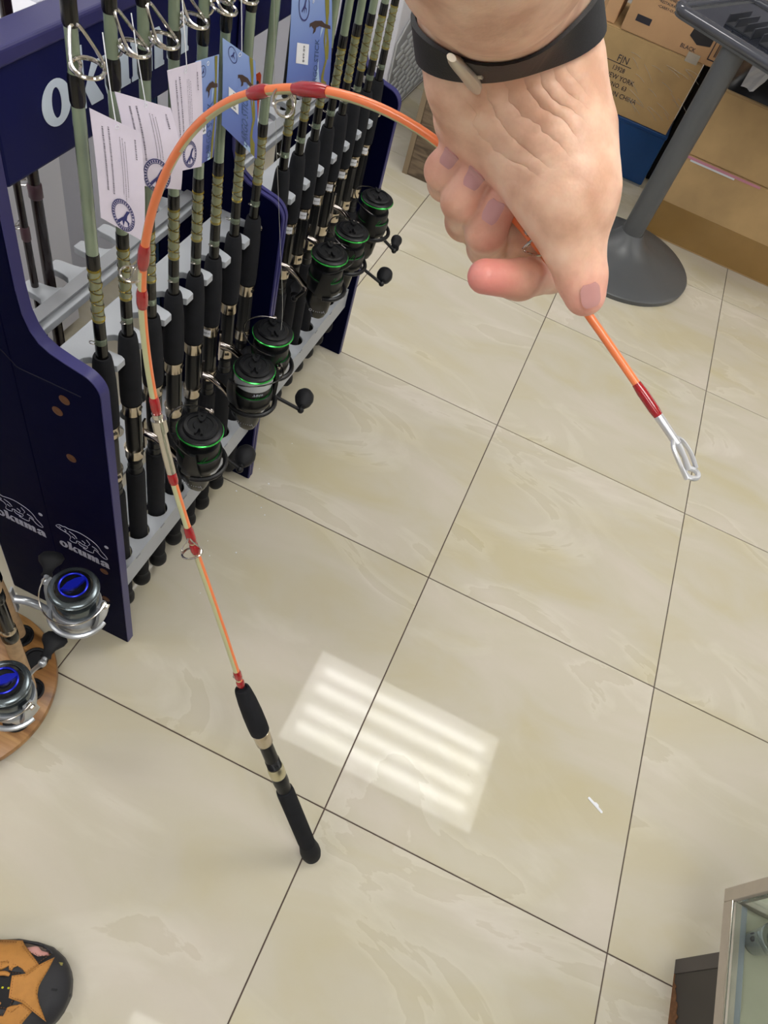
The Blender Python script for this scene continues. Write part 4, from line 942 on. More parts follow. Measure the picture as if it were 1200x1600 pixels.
rp = ramp(nt, [(.35, (214, 166, 138)), (.55, (236, 194, 166)), (.7, (242, 206, 180))]); L.new(nz.outputs['Fac'], rp.inputs[0])
m1 = N.new('ShaderNodeMix'); m1.data_type = 'RGBA'; m1.inputs[7].default_value = lin((232, 130, 130)); L.new(sp_.outputs[0], m1.inputs[0]); L.new(rp.outputs[0], m1.inputs[6])
m2 = N.new('ShaderNodeMix'); m2.data_type = 'RGBA'; m2.inputs[7].default_value = lin((196, 138, 122)); L.new(sp_.outputs[1], m2.inputs[0]); L.new(m1.outputs[2], m2.inputs[6])
L.new(m2.outputs[2], bs.inputs['Base Color'])
nb = N.new('ShaderNodeTexVoronoi'); nb.inputs['Scale'].default_value = 700; L.new(tc.outputs['Object'], nb.inputs['Vector'])
bp_ = N.new('ShaderNodeBump'); bp_.inputs['Strength'].default_value = .12; bp_.inputs['Distance'].default_value = .0006; L.new(nb.outputs['Distance'], bp_.inputs['Height']); 
# wrinkles of the thumb mound: wavy parallel creases as fine relief
vm = N.new('ShaderNodeVectorMath'); vm.operation = 'DOT_PRODUCT'; vm.inputs[1].default_value = (.268, .768, .58); L.new(tc.outputs['Object'], vm.inputs[0])
nw_ = N.new('ShaderNodeTexNoise'); nw_.inputs['Scale'].default_value = 38; nw_.inputs['Detail'].default_value = 3; L.new(tc.outputs['Object'], nw_.inputs['Vector'])
ad = N.new('ShaderNodeMath'); ad.operation = 'MULTIPLY_ADD'; ad.inputs[1].default_value = .012; L.new(nw_.outputs['Fac'], ad.inputs[0]); L.new(vm.outputs['Value'], ad.inputs[2])
ml_ = N.new('ShaderNodeMath'); ml_.operation = 'MULTIPLY'; ml_.inputs[1].default_value = PI / .0052; L.new(ad.outputs[0], ml_.inputs[0])
si = N.new('ShaderNodeMath'); si.operation = 'SINE'; L.new(ml_.outputs[0], si.inputs[0]); ab3 = N.new('ShaderNodeMath'); ab3.operation = 'ABSOLUTE'; L.new(si.outputs[0], ab3.inputs[0])
pw = N.new('ShaderNodeMath'); pw.operation = 'POWER'; pw.inputs[1].default_value = .7; L.new(ab3.outputs[0], pw.inputs[0])
ds = N.new('ShaderNodeVectorMath'); ds.operation = 'DISTANCE'; ds.inputs[1].default_value = (-.1035, -.098, 1.343); L.new(tc.outputs['Object'], ds.inputs[0])
mk = N.new('ShaderNodeMapRange'); mk.inputs[1].default_value = .014; mk.inputs[2].default_value = .031; mk.inputs[3].default_value = 1; mk.inputs[4].default_value = 0; mk.interpolation_type = 'SMOOTHSTEP'; L.new(ds.outputs['Value'], mk.inputs[0])
bw = N.new('ShaderNodeBump'); bw.inputs['Distance'].default_value = .0008; L.new(mk.outputs[0], bw.inputs['Strength']); L.new(pw.outputs[0], bw.inputs['Height']); L.new(bp_.outputs[0], bw.inputs['Normal']); L.new(bw.outputs[0], bs.inputs['Normal'])
me.materials.append(M_skin)
person = bpy.data.objects.new('person', me); COL.objects.link(person)
tag(person, 'bare hand and wrist reaching down from the top, pinching the rod tip', 'person')
# nails
M_nail = mat('finger_nail', (200, 150, 148), .28, coat=.3); M_nail2 = mat('thumb_nail', (206, 152, 146), .28, coat=.3)
def nail(c, updir, w, l, vd, mt):
    c = np.array(c); vd = np.array(vd, float); vd /= np.linalg.norm(vd)
    for _ in range(60):
        d = sdf(c[None])[0]
        if d < .00015: break
        c = c - vd * d * .8
    nrm = grad(c[None])[0]; up = np.array(updir, float); up -= nrm * (up @ nrm); up /= np.linalg.norm(up); sd_ = np.cross(up, nrm)
    nu, nv = 9, 11; P = []
    for j in range(nv):
        for i in range(nu):
            a = (i / (nu - 1) * 2 - 1); v_ = (j / (nv - 1) * 2 - 1)
            ww = w * (1 - max(0, abs(v_) - .35) ** 2 * .9) ; P.append(c + sd_ * a * ww * .5 + up * v_ * l * .5 + nrm * .001)
    P = np.array(P); g = grad(P)
    for _ in range(4): P = P - grad(P) * sdf(P, False)[:, None]
    n_ = grad(P); top = P + n_ * .0006
    fs = [(j * nu + i, j * nu + i + 1, (j + 1) * nu + i + 1, (j + 1) * nu + i) for j in range(nv - 1) for i in range(nu - 1)]
    b = MB(); b.add([tuple(q) for q in top], fs); N0 = nu * nv
    b.add([tuple(q - n_[k] * .0008) for k, q in enumerate(P)], fs)
    edge = list(range(nu)) + [j * nu + nu - 1 for j in range(1, nv)] + [(nv - 1) * nu + i for i in range(nu - 2, -1, -1)] + [j * nu for j in range(nv - 2, 0, -1)]
    for a, c_ in zip(edge, edge[1:] + edge[:1]): b.f.append((a, c_, c_ + N0, a + N0)); b.mi.append(0); b.sm.append(True)
    b.build('nail', mt, person)
CAMP = np.array([-.06504, -.43183, 1.47873])
for nme, c, wv, lv in (('pinky', (-0.1268, -0.1072, 1.3173), .0088, .0095), ('ring', (-0.1127, -0.1089, 1.315), .0098, .0115), ('middle', (-0.0993, -0.1122, 1.305), .0102, .0115), ('thumb', (-.040, -.116, 1.290), .0105, .012)):
    if nme == 'thumb': up = np.array(HD['thumb2'][-1][:3]) - np.array(HD['thumb2'][0][:3]); vd = CAMP - np.array(c) + np.array([.30, .05, .03])
    else: up = np.array(HD[nme][-1][:3]) - np.array(HD[nme][-2][:3]); vd = CAMP - np.array(c)
    nail(c, up, wv, lv, vd, M_nail2 if nme == 'thumb' else M_nail)
# wrist band: follows the skin
wb = thing('wristband', 'black silicone band with beige metal buckle around the wrist', 'wristband', (-.125, -.085, 1.366))
Wc = np.array([-.1275, -.0790, 1.3665]); Nw = np.array([.33, .22, -.93]); Nw /= np.linalg.norm(Nw)
A1 = np.array([.89, .37, .23]); A1 -= Nw * (A1 @ Nw); A1 /= np.linalg.norm(A1); A2 = np.cross(Nw, A1)
def band_pt(a, off, o_):
    dirv = A1 * math.cos(a) + A2 * math.sin(a); base = Wc + Nw * o_; r = .055
    for _ in range(60):
        d = sdf((base + dirv * r)[None], False)[0]
        if abs(d) < 1e-5: break
        r -= d * .7
    return base + dirv * (r + off)
vs = []; fs = []; ns = 64; offs_ = [(-.0085, .0006), (-.0080, .0026), (.0080, .0026), (.0085, .0006)]
for k in range(ns):
    for o_, h in offs_: vs.append(tuple(band_pt(2 * PI * k / ns, h, o_)))
for k in range(ns):
    for q in range(4): a = k * 4 + q; c = k * 4 + (q + 1) % 4; k2 = (k + 1) % ns; fs.append((a, c, k2 * 4 + (q + 1) % 4, k2 * 4 + q))
b = MB(); b.add(vs, fs, TR(.125, .085, -1.366)); b.build('strap', M_strap, wb)
BUCK_A = None
# pick the angle that faces the camera a little to the left
best = None
for k in range(180):
    a = 2 * PI * k / 180; p = band_pt(a, .003, 0); v = np.array(Rr) @ (p - CAMP); px = 600 + 1145.4 * v[0] / v[2]
    if v[2] < .30:
        s_ = abs(px - 728) + v[2] * 300
        if best is None or s_ < best[0]: best = (s_, a)
ab_ = best[1]
pts = [band_pt(ab_ - .02 * t_, .0042, t_ * .0095) for t_ in (-1.15, -.8, -.4, 0, .4, .8, 1.15)]
b = MB(); b.tube([tuple(p) for p in pts], [.0024, .0042, .0048, .0050, .0050, .0044, .0024], 16, TR(.125, .085, -1.366), scale2=.55); b.build('buckle', M_buckle, wb)
b = MB(); b.tube([tuple(band_pt(ab_ - .16, .0040, .0015)), tuple(band_pt(ab_ + .06, .0045, .0018))], .0011, 8, TR(.125, .085, -1.366)); b.build('buckle_pin', M_buckle, wb)

# ------------------------------------------------------------------ cardboard boxes at the back right
def flapbox(name, label, x0, x1, y0, y1, z0, z1, mt, cat='cardboard box', seam=True, group=None):
    t = thing(name, label, cat, ((x0 + x1) / 2, (y0 + y1) / 2, z0), 0, group); w, d, h = (x1 - x0) / 2, (y1 - y0) / 2, z1 - z0
    b = MB(); b.box((-w, -d, .0), (w, d, h - .003)); b.build('carton', mt, t, bevel=.003)
    b = MB(); b.box((-w + .001, -d + .001, h - .003), (w - .001, -.001, h)); b.box((-w + .001, .001, h - .003), (w - .001, d - .001, h)); b.build('flap', mt, t, bevel=.001, bseg=1)
    return t, w, d, h
t1, w, d, h = flapbox('cardboard_box', 'long brown carton on the floor at the right with taped lower half', .222, 1.25, 2.645, 3.0, 0, .332, M_card)
b = MB(); b.box((-w - .0006, -d - .0010, .006), (w + .0006, -d, .145)); b.build('tape', M_tape, t1)
b = MB(); b.box((-w + .02, -d - .0030, .315), (-w + .20, -d - .0005, .328)); b.build('label', M_label, t1)
b = MB(); b.box((-w + .005, -d - .0045, .3225), (-w + .30, -d - .0008, .331)); b.build('pink_sheet', mat('pink_paper', (206, 140, 158), .6), t1)
t2, w2, d2, h2 = flapbox('cardboard_box', 'brown carton stacked on the long floor carton', .225, 1.20, 2.650, 3.0, .3335, .568, M_card)
b = MB(); b.box((.02, -d2 - .0008, .01), (.023, -d2 - .0002, .22)); b.build('crease', M_tape, t2)
t3, w3, d3, h3 = flapbox('cardboard_box', 'brown carton marked FJN NEW YORK resting on the blue crate', -.324, .135, 3.0, 3.35, .232, .512, M_card)
for k, (tx, sx0, z, sz) in enumerate((('FJN', -.168, .421, .036), ('13928', -.170, .385, .024), ('NEW YORK', -.150, .356, .026), ('C/NO. 63', -.150, .328, .024), ('MADE IN CHINA', -.135, .298, .026))):
    v, f = text_mesh(tx, sz, .0002); b = MB(); b.add([(x * .92 + (sx0 + .01) + .0945, -d3 - .0010, y + z - .232) for x, y, _ in v], f, None, 0, False); b.build('printed_text', M_ink, t3)
b = MB(); b.box((-.135, -d3 - .0008, .171), (-.02, -d3 - .0002, .1735)); b.build('printed_line', M_ink, t3)
b = MB()
rn = random.Random(3)
for k in range(26):
    x = rn.uniform(-.06, w3 - .02); z = rn.uniform(.06, .25); l = rn.uniform(.03, .09); a = rn.uniform(-.7, -.1)
    b.tube(catmull([(x, -d3 - .002, z), (x + l * .5 * math.cos(a), -d3 - .0045, z + l * .5 * math.sin(a) + .004), (x + l * math.cos(a), -d3 - .002, z + l * math.sin(a))], 4), [.0004] + [.0016] * 7 + [.0004], 5, scale2=.35)
o = b.build('wrap_creases', M_film, t3)
db = thing('gap_shade_block', 'dark block standing in for the shade between the carton stacks', 'board', (.186, 3.2, 0))  # added dark block, stands in for the shade in the gap
b = MB(); b.box((-.032, -.09, 0), (.030, .09, .50)); b.build('board', mat('gap_shade_black', (20, 19, 20), .7, spec=.2), db)
t4, w4, d4, h4 = flapbox('cardboard_box', 'brown take out carton with bullet print on top of the FJN carton', -.220, .250, 3.0, 3.3, .5135, .80, M_card2)
for tx, x, z, sz in (('CONVENIENCE STORES', -.075, .148, .0125), ('\u2022RESTAURANT TAKE OUT', -.068, .132, .0125), ('\u2022CARRY-OUT', -.100, .116, .0125), ('BLACK', .035, .030, .020)):
    v, f = text_mesh(tx, sz, .0002); b = MB(); b.add([(xx + x, -d4 - .0010, y + z) for xx, y, _ in v], f, None, 0, False); b.build('printed_text', M_ink, t4)
b = MB(); b.box((-.195, -d4 - .001, .045), (-.135, -d4 - .0002, .068)); b.build('recycling_panel', M_ink, t4)
b = MB(); b.prism([(.02, .07), (.03, .15), (.07, .17), (.11, .12), (.11, .06), (.06, .05)], 0, .001, Matrix(((1, 0, 0, 0), (0, 0, 1, -d4 - .0011), (0, 1, 0, 0), (0, 0, 0, 1)))); b.build('container_print', mat('container_print_black', (44, 42, 46), .5), t4)
b = MB()
for a_, c_ in (((.12, .02), (.215, .024)), ((.12, .116), (.215, .12)), ((.12, .02), (.124, .12)), ((.211, .02), (.215, .12))): b.box((a_[0], -d4 - .001, a_[1]), (c_[0], -d4 - .0002, c_[1]))
for k in range(11): b.box((.138 + k * .006, -d4 - .001, .035), (.138 + k * .006 + (.002 if k % 3 else .0035), -d4 - .0002, .105))
b.build('barcode_print', M_ink, t4)
b = MB(); b.box((.045, -d4 - .003, -.012), (.095, -d4 - .0012, .022)); b.build('clear_tape', mat('glossy_clear_tape', (220, 216, 206), .08, alpha=.45), t4)
t5, w5, d5, h5 = flapbox('cardboard_box', 'small brown carton left of the take out carton', -.345, -.250, 3.02, 3.3, .5135, .70, M_card2)
cr = thing('plastic_crate', 'deep blue plastic crate under the FJN carton', 'crate', (-.10, 3.17, 0))
b = MB(); b.box((-.24, -.17, .008), (.245, .17, .222)); b.build('crate_body', M_bluebox, cr, bevel=.004)
b = MB(); b.box((-.243, -.173, .214), (.248, .173, .231)); b.build('crate_rim', M_bluebox, cr, bevel=.003)
b = MB(); b.box((-.235, -.172, .0), (.24, .168, .008)); b.build('crate_foot', M_greyd, cr)
bag = thing('black_bag', 'black plastic bag lying on top of the right cartons', 'bag', (.62, 2.86, .5685))
b = MB(); vs = []; nx, ny = 28, 14
for j in range(ny + 1):
    for i in range(nx + 1):
        u, v_ = i / nx * 2 - 1, j / ny * 2 - 1; hgt = .16 * max(0, 1 - abs(u) ** 5) * max(0, 1 - abs(v_) ** 5)
        hgt += .014 * noise.noise(Vector((u * 4, v_ * 3, 2))) * (hgt > .02)
        vs.append((u * .40, v_ * .19, max(hgt, 0.0005)))
fs = [(j * (nx + 1) + i, j * (nx + 1) + i + 1, (j + 1) * (nx + 1) + i + 1, (j + 1) * (nx + 1) + i) for j in range(ny) for i in range(nx)]
b.add(vs, fs); bo = b.build('sack', mat('black_polythene', (24, 23, 27), .35), bag)
bag2 = MB(); 
pp = thing('crumpled_paper', 'crumpled white paper wrapper on the black bag', 'paper', (.30, 2.66, .60))
vs = []; rn = random.Random(5)
for j in range(7):
    for i in range(5): vs.append(((i - 2) * .018 * (1 - .35 * abs(j - 3) / 3) + .004 * (j - 3), -.006 + rn.uniform(-.006, .006), (j - 3) * .022 + rn.uniform(-.004, .004) + .06))
fs = [(j * 5 + i, j * 5 + i + 1, j * 5 + i + 6, j * 5 + i + 5) for j in range(6) for i in range(4)]
b = MB(); b.add(vs, fs, None, 0, False); o = b.build('sheet', mat('white_wrapper', (206, 206, 212), .6), pp); sol = o.modifiers.new('s', 'SOLIDIFY'); sol.thickness = .001

# ------------------------------------------------------------------ kiosk table on a round foot
ki = thing('pedestal_table', 'dark grey pedestal table with domed round foot beside the cartons', 'table', (.16, 2.355, 0))
b = MB(); b.lathe([(.282, 0), (.283, .006), (.284, .016), (.276, .022), (.20, .034), (.12, .052), (.075, .078), (.052, .11), (.044, .124)], 64); b.build('foot', M_kiosk, ki)
b = MB(); b.lathe([(.040, .118), (.040, .770)], 40); b.build('column', M_kiosk, ki)
kt = DG(-27)
KM = TR(.20, .13, 0) @ RZ(kt)
def rrect(w_, d_, r_, n_=6):
    P_ = []
    for cx, cy, a0 in ((w_ - r_, d_ - r_, 0), (-w_ + r_, d_ - r_, 90), (-w_ + r_, -d_ + r_, 180), (w_ - r_, -d_ + r_, 270)):
        for k in range(n_ + 1): a = math.radians(a0 + 90 * k / n_); P_.append((cx + r_ * math.cos(a), cy + r_ * math.sin(a)))
    return P_
b = MB(); b.prism(rrect(.36, .25, .05), .765, .785, KM); b.build('top_plate', M_kiosk, ki, bevel=.003)
b = MB()
loop = rrect(.352, .242, .045, 6); b.tube([(x, y, .787) for x, y in loop], .017, 12, KM, 0, closed=True); b.build('rim', mat('glossy_dark_grey', (74, 76, 84), .12, coat=.5), ki)
b = MB(); b.box((-.31, -.20, .786), (.31, .20, .790), KM); b.build('glass_inlay', mat('dark_glass', (30, 34, 44), .08), ki)
for k in range(3):
    tr = thing('plastic_tray', ['small black plastic tray on the table front left', 'small black plastic tray, middle of the table', 'small black plastic tray at the table right'][k], 'tray', tuple((TR(.16, 2.365, 0) @ KM @ Vector((-.16 + k * .13, -.09, .7905)))), kt, 'black trays on the pedestal table')
    b = MB(); b.box((-.05, -.07, 0), (.05, .07, .004)); b.build('tray_base', mat('grey_black_plastic', (58, 60, 66), .3), tr)
    for xx in (-.05, -.018, .016, .046): b = MB(); b.box((xx, -.07, .004), (xx + .004, .07, .028)); b.build('rib', mat('grey_black_plastic', (58, 60, 66), .3), tr)

# ------------------------------------------------------------------ slotted appliance, wooden cabinet, white cabinet
un = thing('appliance', 'tall white appliance with slotted grey side panel', 'appliance', (-1.25, 2.86, 0))
b = MB(); b.box((-.30, -.355, .012), (.298, .40, .95)); b.build('housing', M_white, un, bevel=.006)
b = MB(); b.box((-.29, -.34, 0), (.29, .39, .012)); b.build('plinth', M_rubber, un)
YZ = Matrix(((0, 0, 1, .300), (1, 0, 0, 0), (0, 1, 0, 0), (0, 0, 0, 1)))
b = MB(); b.prism([(-.345, .03), (.39, .03), (.39, .40), (-.19, .40), (-.335, .33)], -.001, .003, YZ); b.build('slotted_panel', M_slot, un)
b = MB(); b.tube([tuple(YZ @ Vector(p)) for p in ((-.345, .03, .003), (-.345, .325, .003), (-.20, .403, .003), (.39, .403, .003))], .004, 8); b.build('panel_rim', M_slotl, un)
for r_i in range(13):
    for c_i in range(8):
        y0 = -.320 + c_i * .088 + (r_i % 2) * .03; z0 = .055 + r_i * .0265
        if y0 + .06 > .38 or z0 > .30 + (y0 + .32) * .45: continue
        b = MB(); b.box((0, 0, -.005), (.006, .062, .005), TR(.3025, y0, z0) @ RX(DG(10))); b.build('slat', M_slotl, un)
wc = thing('wooden_cabinet', 'dark oak floor cabinet behind the fingers', 'cabinet', (-.50, 2.45, 0))
b = MB(); b.box((-.240, -.168, 0), (.24, .17, .352)); b.build('carcass', M_brownwood, wc, bevel=.001)
b = MB(); b.box((-.243, -.171, .0), (-.222, -.166, .352)); b.build('edge_strip', mat('light_oak_edge', (140, 122, 98), .5), wc)
b = MB(); b.box((-.248, -.175, .352), (.248, .175, .368)); b.build('top', M_brownwood, wc, bevel=.002)
b = MB(); b.box((-.219, -.1715, .012), (.235, -.168, .340)); b.build('door', M_brownwood, wc)
wh = thing('white_cabinet', 'white laminate cabinet seen through the rack', 'cabinet', (-1.45, .10, 0))
b = MB(); b.box((-.28, -.80, .03), (.30, .745, .76)); b.build('carcass', M_white, wh, bevel=.002)
b = MB(); b.box((-.29, -.81, .76), (.305, .755, .785)); b.build('worktop', M_white, wh, bevel=.002)
for k in range(3): b = MB(); b.box((.300, -.79 + k * .513, .035), (.304, -.79 + k * .513 + .505, .755)); b.build('door', M_white, wh)
wg = thing('grey_cabinet', 'pale grey cabinet beyond the white one, seen through the rack', 'cabinet', (-1.50, 1.52, 0))
b = MB(); b.box((-.28, -.66, .03), (.30, .60, .74)); b.build('carcass', mat('pale_grey_laminate', (186, 188, 202), .45), wg, bevel=.002)
b = MB(); b.box((-.29, -.66, .74), (.305, .61, .765)); b.build('worktop', mat('pale_grey_laminate', (186, 188, 202), .45), wg, bevel=.002)
for k in range(2): b = MB(); b.box((.300, -.655 + k * .63, .035), (.304, -.655 + k * .63 + .62, .735)); b.build('door', mat('pale_grey_laminate', (186, 188, 202), .45), wg)
wp = thing('white_partition', 'tall pale partition board behind the far rods', 'partition', (-2.15, 2.2, 0))
b = MB(); b.box((-.02, -1.6, 0), (.02, 1.6, 1.9)); b.build('board', mat('pale_lilac_board', (214, 216, 228), .5), wp)
b = MB(); b.box((-.03, -1.6, 1.9), (.03, 1.6, 1.93)); b.build('cap', M_alu, wp)

# glass front edge in front of the cartons (upper middle)
gs = thing('glass_screen', 'clear glass screen with thin metal edge before the FJN carton', 'glass screen', (-.305, 2.70, 0))
b = MB(); b.box((0, 0, .0), (.006, .26, 1.0)); b.build('pane', M_glass, gs)
b = MB(); b.box((-.004, -.006, 0), (.010, .0, 1.0)); b.build('edge_trim', M_alu, gs)

# ------------------------------------------------------------------ glass display case lower right
gc = thing('glass_display_case', 'glass display case with scuffed beige metal frame over dark plinth', 'display case', (.70, .134, 0))
y1 = 0.0; yl = -1.0; xw = .55; zb, zt = .215, .95; fw = .024
b = MB(); b.box((.035, yl, .0), (xw, -.088, .198)); po = b.build('plinth', M_darklam, gc)
b = MB(); b.box((.033, yl, .180), (xw, -.086, .1985)); b.box((.0335, -.112, 0), (.036, -.0865, .198)); b.build('plinth_trim', mat('dark_edge_strip', (74, 68, 68), .45), po)
rn = random.Random(9); pts = [(yl, 0)]
pts = [(-.105, .0)]; y = -.105
top = []
ph_ = 0
while y > -.30: ph_ = ph_ * .6 + rn.uniform(-.006, .006); top.append((y, max(.003, (.008 if y > -.13 else .020) + ph_ + .010 * math.sin(y * 60)))); y -= rn.uniform(.002, .007)
poly = [(-.105, .0)] + top + [(-.30, 0)]
b = MB(); b.prism([(p[0], p[1]) for p in poly], 0, .0012, Matrix(((0, 0, -1, .0348), (1, 0, 0, 0), (0, 1, 0, 0), (0, 0, 0, 1)))); b.build('chipped_edge', M_chip, po)
def bar(nm, a, c, par=gc, mt=M_alu): b = MB(); b.box(a, c); return b.build(nm, mt, par, bevel=.0012)
bar('bottom_rail', (0, yl, zb - .016), (.02, y1 - fw, zb + .010)); bar('bottom_rail', (.02, y1 - .02, zb - .016), (xw, y1, zb + .010))
bar('top_rail', (0, yl, zt - .024), (.02, y1 - fw, zt)); bar('top_rail', (.02, y1 - .02, zt - .024), (xw, y1, zt))
bar('corner_post', (0, y1 - fw + .0003, zb - .016), (.0198, y1, zt)); bar('corner_post', (xw, y1 - fw, zb - .016), (xw + .02, y1, zt))
b = MB(); b.box((.020, yl, zb - .012), (xw, y1 - .021, zb - .004)); b.build('case_floor', M_case, gc)
b = MB(); b.box((.0075, yl, zb + .0101), (.0115, y1 - fw, zt - .024)); b.build('glass_pane', M_glass, gc)
b = MB(); b.box((.02, y1 - .012, zb + .0101), (xw, y1 - .008, zt - .024)); b.build('glass_pane', M_glass, gc)
b = MB(); b.box((.02, yl, zt - .004), (xw, y1 - .02, zt + .001)); b.build('glass_top', M_glass, gc)
bar('rail_gasket', (-.0012, yl, zb + .009), (.003, y1 - fw, zb + .0125), mt=M_chrome)
bar('inner_channel', (.021, yl, zb - .004), (.034, y1 - .022, zb + .004), mt=mat('grey_blue_channel', (150, 156, 166), .3, metal=.3))
for k, (x, y) in enumerate(((.752, .062), (.795, .085))):
    j = thing('glass_cup', ['clear plastic cup with grey print at the case corner', 'clear plastic cup behind the printed cup in the case'][k], 'cup', (x, y, zb - .004), 0, 'clear cups in the display case')
    b = MB(); b.lathe([(.016, .0), (.018, .001), (.0235, .058), (.0245, .060), (.0232, .060), (.0172, .003), (.001, .003)], 30); b.build('cup_wall', mat('clear_plastic', (240, 244, 246), .06, trans=.92), j)
    b = MB(); ring_tube(b, (0, 0, .060), (0, 0, 1), .0242, .0010, 28); b.build('cup_rim', mat('clear_plastic', (240, 244, 246), .06, trans=.92), j)
    v, f = text_mesh('10', .018, .0005); b = MB(); b.add([(-.0212 * math.cos(-x_ / .021 * -1), .0212 * math.sin(-x_ / .021), .030 + y_) for x_, y_, _ in v], f, None, 0, False); b.build('cup_print', M_ink, j)

# ------------------------------------------------------------------ sandal and toes
e1 = Vector((-.945, -.325, 0)); e2 = Vector((-.325, .945, 0)); T0 = Vector((-.244, -.436, 0))
SM = Matrix(((e1.x, e2.x, 0, T0.x), (e1.y, e2.y, 0, T0.y), (0, 0, 1, 0), (0, 0, 0, 1)))
sh = bpy.data.objects.new('sandal', None); COL.objects.link(sh); sh.matrix_world = SM; tag(sh, 'black and tan leather closed-toe sandal at the lower left', 'shoe')
def halfw(u):   # outline half width
    u = max(u, 0.0)
    pts_ = [(0, .0), (.004, .020), (.012, .036), (.025, .050), (.045, .062), (.07, .067), (.10, .069), (.15, .062), (.20, .050), (.25, .045), (.285, .034), (.30, 0)]
    for (a, ra), (c, rc) in zip(pts_, pts_[1:]):
        if u <= c: return ra + (rc - ra) * (u - a) / (c - a)
    return 0
us = [0.0001, .002, .005, .010, .017, .026, .038, .055, .08, .11, .15, .19, .23, .26, .285, .296, .2995]
outline = [(u, halfw(u)) for u in us] + [(u, -halfw(u) * (1.0 if u < .1 else .94)) for u in us[::-1]]
b = MB(); b.prism(outline, 0.0005, .026); b.build('sole', M_toecap, sh, bevel=.003)
inl = [(u * .96 + .006, w_ * .93) for u, w_ in outline]
b = MB(); b.prism(inl, .0262, .031); b.build('insole', M_insole, sh)
def dome(u, v):
    hw = halfw(u) + 1e-5; q = min(abs(v) / hw, 1)
    base = .028 + .034 * min(1, (u / .05)) ** .5 + .10 * max(0, u - .03)
    return .024 + (base - .024) * (1 - q ** 2.6) ** .5
# toe cap shell
def shell(mb, test, off, nu=44, nv=44, u1=.13, th=.0):
    pts_ = {}; vs_ = []; fs_ = []
    for i in range(nu + 1):
        for j in range(nv + 1):
            u = .0006 + (u1 - .0006) * i / nu; q = -1 + 2 * j / nv; v_ = q * halfw(u) * .995
            pts_[i, j] = len(vs_); vs_.append((u, v_, dome(u, v_) + off))
    for i in range(nu):
        for j in range(nv):
            u = u1 * (i + .5) / nu; q = -1 + 2 * (j + .5) / nv
            if test(u, q * halfw(u)): fs_.append((pts_[i, j], pts_[i + 1, j], pts_[i + 1, j + 1], pts_[i, j + 1]))
    mb.add(vs_, fs_)
def inpoly(pt, poly):
    x, y = pt; c = False
    for i in range(len(poly)):
        x1, y1_ = poly[i]; x2, y2 = poly[i - 1]
        if (y1_ > y) != (y2 > y) and x < (x2 - x1) * (y - y1_) / (y2 - y1_) + x1: c = not c
    return c
star = [(0.0866, 0.0166), (0.0682, 0.0208), (0.0547, 0.0329), (0.0362, 0.0464), (0.0388, 0.0286), (0.0436, 0.0118), (0.0446, 0.0055), (0.0434, -0.0042), (0.038, -0.0144), (0.0223, -0.0363), (0.0448, -0.0245), (0.0607, -0.0161), (0.0814, -0.0114)]
strapU = [(0.1232, 0.0635), (0.0915, 0.0649), (0.0859, 0.0592), (0.0541, 0.0343), (0.0658, 0.0228), (0.0683, 0.0212), (0.0753, 0.0266), (0.0871, 0.0312), (0.0893, 0.0228), (0.0939, 0.0242), (0.0973, 0.034), (0.1102, 0.0329), (0.1061, 0.0214), (0.13, 0.0195), (.16, .03), (.16, .058)]
strapL = [(0.0594, -0.0168), (0.0445, -0.0254), (0.0554, -0.0433), (0.0785, -0.0560), (0.16, -0.050), (.16, -.03), (0.0823, -0.034), (0.0794, -0.0226), (0.0706, -0.0281)]
hole = [(0.1100, 0.0655), (0.0941, 0.0675), (0.0611, 0.0630), (0.0400, 0.0520), (0.0452, 0.0475), (0.0600, 0.0440), (.075, .0500), (0.0859, 0.0592), (0.0915, 0.0649)]
holeL = [(p[0], -p[1] * .93) for p in hole]
b = MB(); shell(b, lambda u, v_: not inpoly((u, v_), hole) and u < .125, 0, 60, 60, .125)
o = b.build('upper', M_toecap, sh, fix=False); so_ = o.modifiers.new('s', 'SOLIDIFY'); so_.thickness = .0025; so_.offset = -1
def overlay(nm, poly, mt, h, dens=3):
    # dense triangulated patch laid on the upper
    P_ = []; n_ = len(poly)
    for i in range(n_):
        a = Vector(poly[i]); c = Vector(poly[(i + 1) % n_]); k_ = max(1, int((c - a).length / .004))
        for q in range(k_): P_.append(a.lerp(c, q / k_))
    bm = bmesh.new(); vv = [bm.verts.new((p.x, p.y, 0)) for p in P_]; fc = bm.faces.new(vv); bmesh.ops.triangulate(bm, faces=[fc])
    for _ in range(2): bmesh.ops.subdivide_edges(bm, edges=[e for e in bm.edges if e.calc_length() > .006], cuts=1); bmesh.ops.triangulate(bm, faces=[f_ for f_ in bm.faces if len(f_.verts) > 3])
    for v_ in bm.verts: v_.co.z = dome(v_.co.x, v_.co.y) + h
    me_ = bpy.data.meshes.new(nm); bm.normal_update(); bm.to_mesh(me_); bm.free(); me_.materials.append(mt)
    for p_ in me_.polygons: p_.use_smooth = True
    o = bpy.data.objects.new(nm, me_); COL.objects.link(o); o.parent = sh
    s2 = o.modifiers.new('s', 'SOLIDIFY'); s2.thickness = .0016; s2.offset = 0
    # stitching just inside the edge
    c = sum((Vector(p) for p in poly), Vector((0, 0))) / n_; bb = MB()
    for i in range(0, len(P_)):
        a = P_[i]; 
        if i % 1 == 0:
            d_ = (c - a).normalized() * .0028; p = a + d_; nx = P_[(i + 1) % len(P_)] + (c - P_[(i + 1) % len(P_)]).normalized() * .0028
            q = p.lerp(nx, .5)
            bb.tube([(p.x, p.y, dome(p.x, p.y) + h + .0011), (q.x, q.y, dome(q.x, q.y) + h + .0011)], .00035, 4)
    bb.build('stitching', M_stitch, o)
    return o
overlay('lace_panel', [(.075, .022), (.13, .022), (.16, .022), (.16, -.024), (.075, -.026), (.070, 0)], M_mesh, .0012)
